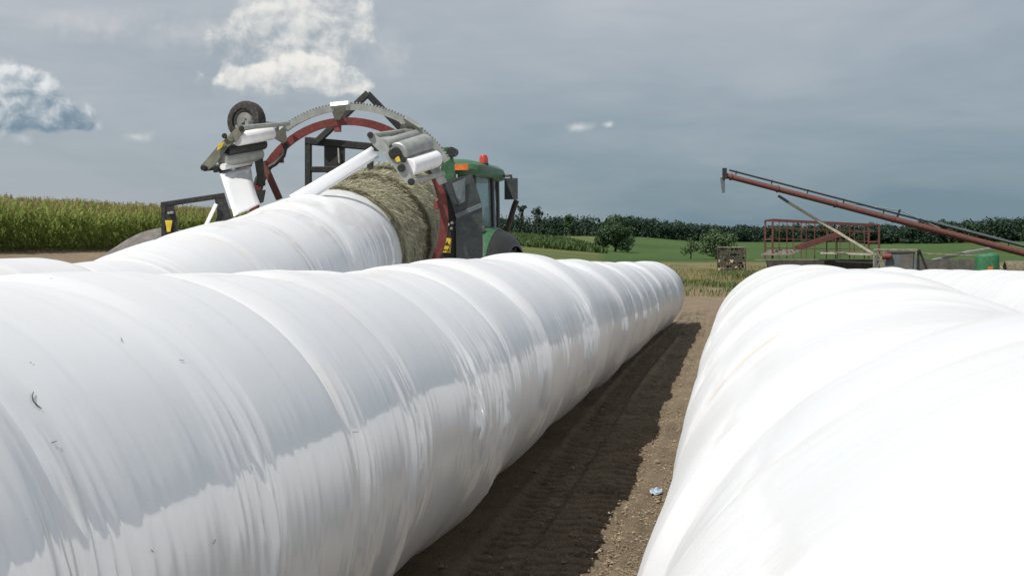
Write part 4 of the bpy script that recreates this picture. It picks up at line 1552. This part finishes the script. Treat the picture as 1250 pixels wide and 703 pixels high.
def tassel_template(rs):
    v, f = [], []
    for k in range(4):
        a = rs.uniform(0, 2 * PI)
        l = .28 if k else .05
        dx, dy = math.cos(a) * l * .5, math.sin(a) * l * .5
        o = len(v)
        v.extend([(-.012, 0, 2.15), (.012, 0, 2.15), (dx + .01, dy, 2.5), (dx - .01, dy, 2.5)])
        f.append((o, o + 1, o + 2, o + 3))
    return v, f


def corn_field():
    rs = random.Random(3)
    Vs, Fs, off = [], [], 0
    TV, TF, toff = [], [], 0
    edge = -33.0
    groups = []
    P = []
    for r_ in range(5):
        ys = np.arange(54, 150, .19)
        P.append((edge - r_ * .76, ys, 0))
    for r_ in range(5, 64):
        step = .36 if r_ < 20 else .55
        ys = np.arange(54 + (r_ % 2) * .2, 165, step)
        P.append((edge - r_ * .76 if r_ < 30 else edge - 30 * .76 - (r_ - 30) * 1.2, ys, 1))
    full, tops = [], []
    for x_, ys, kind in P:
        n = len(ys)
        xx = x_ + RNG.normal(0, .06, n)
        yy = ys + RNG.normal(0, .05, n)
        (tops if kind else full).append(np.stack([xx, yy, terrain(xx, yy)], 1))
    full, tops = np.concatenate(full), np.concatenate(tops)
    for arr, leaves, zmin, nvar in ((full, 11, .25, 4), (tops, 6, 1.2, 4)):
        for vi in range(nvar):
            sub = arr[vi::nvar]
            n = len(sub)
            tv, tf = corn_template(rs, leaves, zmin)
            sc_ = RNG.uniform(.66, .98, n)
            rot = RNG.uniform(0, 2 * PI, n)
            ln = RNG.normal(0, .04, (n, 2))
            V, Fq = scatter(tv, tf, sub, rot, sc_, ln)
            Vs.append(V)
            Fs.append(Fq + off)
            off += len(V)
            tv, tf = tassel_template(rs)
            V, Fq = scatter(tv, tf, sub, rot, sc_, ln)
            TV.append(V)
            TF.append(Fq + toff)
            toff += len(V)
    o = mesh_np('corn_field', np.concatenate(Vs), np.concatenate(Fs), M['corn'], None, False)
    tag(o, 'tall green corn crop covering the slope on the left', 'corn field', kind='stuff')
    o2 = mesh_np('corn_tassels', np.concatenate(TV), np.concatenate(TF), M['tassel'], None, False)
    tag(o2, 'tan tassels topping the corn crop on the left', 'corn tassels', kind='stuff')


corn_field()


def leaf_cloud(centres, radii, n, size, rs, squash=1.0):
    """Small leaf faces scattered through lumpy volumes -> (V, F)."""
    centres, radii = np.asarray(centres, float), np.asarray(radii, float)
    w = radii ** 2
    idx = rs.choice(len(centres), n, p=w / w.sum())
    d = rs.normal(0, 1, (n, 3))
    d /= np.linalg.norm(d, axis=1, keepdims=True)
    r = radii[idx] * rs.uniform(.45, 1.08, n) ** .6
    P = centres[idx] + d * r[:, None] * np.array([1, 1, squash])
    nr = d + rs.normal(0, .45, (n, 3)) + np.array([0, 0, .35])    # leaves face outwards and up, as leaves do
    a = np.cross(nr, rs.normal(0, 1, (n, 3)))
    a /= np.linalg.norm(a, axis=1, keepdims=True)
    b = np.cross(nr, a)
    b /= np.linalg.norm(b, axis=1, keepdims=True)
    s = size * rs.uniform(.6, 1.3, n)[:, None]
    a, b = a * s, b * s * .65
    V = np.stack([P - a, P - b * .9, P + a, P + b], 1).reshape(-1, 3)
    return V, np.arange(4 * n).reshape(n, 4)


def tree(x, y, h, w, label, mat, leaf, n, seed, trunk_f=.22, group=None):
    rs = np.random.default_rng(seed)
    z0 = zg(x, y)
    root = empty('tree', (x, y, z0), label, 'tree', group)
    mb = MB()
    tr = max(.08, h * .035)
    mb.tube([(x, y, z0 - .1), (x + .02 * h, y, z0 + h * .25), (x - .01 * h, y, z0 + h * .55), (x, y, z0 + h * .85)], [tr, tr * .8, tr * .5, tr * .15], 8)
    cs, rr = [], []
    for k in range(11):
        a = 2 * PI * k / 11 + rs.uniform(-.3, .3)
        q = rs.uniform(.25, .85)
        zz = z0 + h * (trunk_f + (1 - trunk_f) * rs.uniform(.18, .72))
        e = Vector((x + math.cos(a) * w * .5 * q, y + math.sin(a) * w * .5 * q, zz))
        s_ = Vector((x, y, z0 + h * rs.uniform(.2, .5)))
        mb.tube([s_, s_.lerp(e, .5) + Vector((0, 0, .03 * h)), e], [tr * .45, tr * .28, tr * .1], 6)
        cs.append(tuple(e))
        rr.append(w * rs.uniform(.15, .24))
    cs.append((x, y, z0 + h * .80))
    rr.append(w * .22)
    cs.append((x + w * .08, y, z0 + h * .55))
    rr.append(w * .26)
    mb.build('trunk', M['bark'], root, True)
    V, Fq = leaf_cloud(cs, rr, n, leaf, rs, .8)
    mesh_np('crown', V, Fq, mat, root, False)


def gp(px, py_guess, D):
    p_ = at(px, py_guess, D)
    return p_.x, p_.y


x_, y_ = gp(751, 309, 205)
tree(x_, y_, 5.3, 6.2, 'dark rounded broadleaf tree standing alone before the far wood', M['oak'], .15, 6000, 31, .0)
x_, y_ = gp(766, 309, 212)
tree(x_, y_, 3.9, 2.8, 'smaller dark tree touching the right side of the lone rounded tree', M['oak'], .14, 1800, 36, .0)
x_, y_ = gp(843, 316, 150)
tree(x_, y_, 2.3, 2.2, 'thin pale bush left of the firewood crate, the smaller of two', M['pale_leaf'], .10, 520, 32, .2)
x_, y_ = gp(874, 316, 150)
tree(x_, y_, 3.2, 4.6, 'leafy pale bush just behind the firewood crate, the larger of two', M['pale_leaf'], .13, 1900, 33, .1)
x_, y_ = gp(694, 300, 420)
tree(x_, y_, 7.2, 3.2, 'small dark tree in front of the far wood left of the lone tree', M['oak'], .3, 700, 34, .25)
x_, y_ = gp(637, 296, 640)
tree(x_, y_, 14.8, 4.6, 'tall ragged pine poking above the far wood beside the tractor', M['wood_far'], .38, 420, 35, .70)
x_, y_ = gp(656, 296, 640)
tree(x_, y_, 13.8, 6.0, 'ragged double-topped pine above the far wood right of the first', M['wood_far'], .38, 420, 37, .68)


def far_wood():
    rs = np.random.default_rng(77)
    Vs, Fs, off = [], [], 0

    def add(V, Fq):
        nonlocal off
        Vs.append(V)
        Fs.append(Fq + off)
        off += len(V)

    def stand(px0, px1, D0, D1, h0, h1, conifer, count, leaf):
        for k in range(count):
            px = rs.uniform(px0, px1)
            D = rs.uniform(D0, D1)
            p_ = at(px, 300, D)
            x, y = p_.x, p_.y
            z0 = zg(x, y)
            f_ = (px - px0) / (px1 - px0)
            h = (h0 + (h1 - h0) * f_) * rs.uniform(.82, 1.12)
            if rs.random() < conifer:
                w = h * .17
                lv = np.linspace(.05, 1.0, 8)
                cs = [(x, y, z0 + h * (q - .04)) for q in lv]
                rr = [max(.25, w * (1.12 - q)) for q in lv]
                V, Fq = leaf_cloud(cs, rr, 170, leaf * .72, rs, 1.0)
            else:
                w = h * rs.uniform(.26, .38)
                cs = [(x + rs.normal(0, w * .5), y + rs.normal(0, w * .5), z0 + h * rs.uniform(.12, .82)) for _ in range(7)]
                rr = [w * rs.uniform(.45, .75) for _ in range(7)]
                V, Fq = leaf_cloud(cs, rr, 240, leaf * .8, rs, .9)
            add(V, Fq)
    stand(500, 770, 620, 690, 9.6, 9.4, .75, 330, .66)
    stand(740, 960, 640, 700, 9.2, 7.4, .25, 230, .66)
    stand(940, 1090, 620, 690, 8.0, 8.0, .3, 150, .66)
    stand(1050, 1130, 440, 500, 4.6, 6.4, .15, 120, .5)
    stand(1120, 1330, 430, 500, 6.8, 8.1, .15, 280, .5)
    stand(-400, 500, 640, 720, 10.0, 10.5, .5, 160, .8)
    o = mesh_np('far_wood', np.concatenate(Vs), np.concatenate(Fs), M['wood_far'], None, False)
    tag(o, 'dark far wood of spruce and broadleaf trees along the horizon', 'wood', kind='stuff')


far_wood()


def blades(name, xs, ys, h, w, mat, label, cat, lean=.35):
    n = len(xs)
    z = terrain(xs, ys)
    P0 = np.stack([xs, ys, z - .01], 1)
    a = RNG.uniform(0, 2 * PI, n)
    hh = h * RNG.uniform(.5, 1.25, n)
    D = np.stack([np.cos(a), np.sin(a), 0 * a], 1)
    side = np.stack([-np.sin(a), np.cos(a), 0 * a], 1) * w * RNG.uniform(.6, 1.3, n)[:, None]
    top = P0 + D * (hh * lean)[:, None] * RNG.uniform(.1, 1.3, n)[:, None] + np.array([0, 0, 1]) * hh[:, None]
    midp = P0 + (top - P0) * .55 + np.array([0, 0, 1]) * (hh * .12)[:, None]
    V = np.stack([P0 - side, P0 + side, midp + side * .8, midp - side * .8, top + side * .1, top - side * .1], 1).reshape(-1, 3)
    b = np.arange(n)[:, None] * 6
    Fq = np.concatenate([b + np.array([0, 1, 2, 3]), b + np.array([3, 2, 4, 5])])
    o = mesh_np(name, V, Fq, mat, None, False)
    tag(o, label, cat, kind='stuff')


n = 15000
xx, yy = RNG.uniform(-9, 4, n), 56 + RNG.random(n) ** 1.3 * 60
keep = fbm(xx * .35, yy * .2, 3) > -.12
blades('dry_grass', xx[keep], yy[keep], .20, .012, M['grass'], 'dry yellow grass growing past the end of the bale rows', 'grass')
n = 9000
xx, yy = RNG.uniform(-5.5, 3, n), RNG.uniform(57, 95, n)
keep = fbm(xx * .5 + 40, yy * .25, 3) > .22
blades('weeds', xx[keep], yy[keep], .26, .02, M['weed'], 'green weeds scattered in the dry grass past the bale rows', 'weeds', .5)
# a few weeds in the sunny strip beside the right row
n = 200
cxs = np.array([-.33, -.30, -.36])
cys = np.array([12.8, 13.3, 9.4])
k = RNG.integers(0, 3, n)
blades('lane_weeds', cxs[k] + RNG.normal(0, .05, n), cys[k] + RNG.normal(0, .16, n), .06, .006, M['weed'], 'tiny green weeds sprouting beside the right bale row', 'weeds', .8)
# strip of low crop in front of the far wood
n = 26000
D = RNG.uniform(185, 290, n)
px = RNG.uniform(560, 742, n)
px = np.where(px > 742 - (D - 185) * .5, px - 90, px)
pts = np.array([at(float(a_), 300, float(b_))[:2] for a_, b_ in zip(px, D)])
blades('low_crop', pts[:, 0], pts[:, 1], .75, .10, M['crop'], 'strip of low green crop in front of the far wood', 'crop', .7)
# soil crumbs in the lane
n = 45000
tv = np.array([(1, 0, 0), (-1, 0, .1), (0, 1, 0), (0, -1, .1), (.1, 0, .8), (0, .1, -.6)], float)
tf = np.array([(0, 2, 4), (2, 1, 4), (1, 3, 4), (3, 0, 4), (2, 0, 5), (1, 2, 5), (3, 1, 5), (0, 3, 5)])
yy = 4.5 + RNG.random(n) ** 1.6 * 30
xx = np.where(RNG.random(n) < .62, RNG.uniform(-.68, -.02, n), RNG.uniform(-1.6, -.02, n))
pos = np.stack([xx, yy, terrain(xx, yy) + .006 + RNG.uniform(-.012, .012, n)], 1)
V, Fq = scatter(tv, tf, pos, RNG.uniform(0, 6.28, n), np.exp(RNG.normal(-5.4, .5, n)))
o = mesh_np('soil_crumbs', V, Fq, M['clod'], None, False)
tag(o, 'loose soil crumbs and small stones on the lane', 'soil crumbs', kind='stuff')

# ------------------------------------------------------------------ small things


def ray_ground(px, py):
    d = (at(px, py, 1) - EYE)
    s = -EYE.z / d.z
    return EYE + d * s


def scrap():
    c = ray_ground(801, 604)
    rs = np.random.default_rng(2)
    n = 16
    X, Y = np.meshgrid(np.linspace(-.075, .075, n), np.linspace(-.12, .12, n))
    Z = .015 + .04 * np.abs(fbm(X * 22 + 3, Y * 16, 3)) + .03 * fbm(X * 45, Y * 45, 2)
    m_ = np.clip(1.15 - (X / .09) ** 2 - (Y / .15) ** 2, .3, 1)
    V = np.stack([c.x + X * m_ * 1.0, c.y + Y * m_ * 1.2, np.maximum(Z * m_, .004) + .01], -1).reshape(-1, 3)
    i = np.arange(n - 1)[:, None] * n + np.arange(n - 1)[None, :]
    o = mesh_np('plastic_scrap', V, np.stack([i, i + 1, i + n + 1, i + n], -1).reshape(-1, 4), M['scrap'], None, False)
    o.modifiers.new('thick', 'SOLIDIFY').thickness = .003
    tag(o, 'crumpled pale blue plastic scrap on the sunny soil beside the right row', 'scrap')


scrap()


def stems_on_film():
    """Short dry stems lying on the left row's film."""
    deps = bpy.context.evaluated_depsgraph_get()
    spots = [((40, 479), (38, 484), (39, 490), (43, 495), (50, 500)), ((148, 418), (147, 413)), ((62, 541), (68, 539)), ((183, 671), (186, 674)), ((430, 527), (437, 527)),
             ((218, 440), (224, 441)), ((259, 664), (262, 658))]
    names = ['curved dark stem lying on the nearest wrapped bale', 'tiny upright dark fleck high on the nearest left bale', 'small dark fleck below the curved stem on the left row',
             'dark crumb low on the nearest left bale', 'thin dark stem by the shade line of the left row', 'small dark crumb mid way up the left row', 'slim dark stem in the pale lower band of the left row']
    for k, sp in enumerate(spots):
        pts = []
        for (px, py) in sp:
            d = (at(px, py, 1) - EYE).normalized()
            hit, loc, nrm, _, ob, _ = SC.ray_cast(deps, EYE + d * .3, d)
            if hit:
                pts.append(loc + nrm * .003)
        if len(pts) > 1:
            o = MB().tube(pts, [.0007] + [.0014] * (len(pts) - 2) + [.0006], 6).build('dry_stem', M['dark_straw'], None, True)
            tag(o, names[k], 'stem')


stems_on_film()
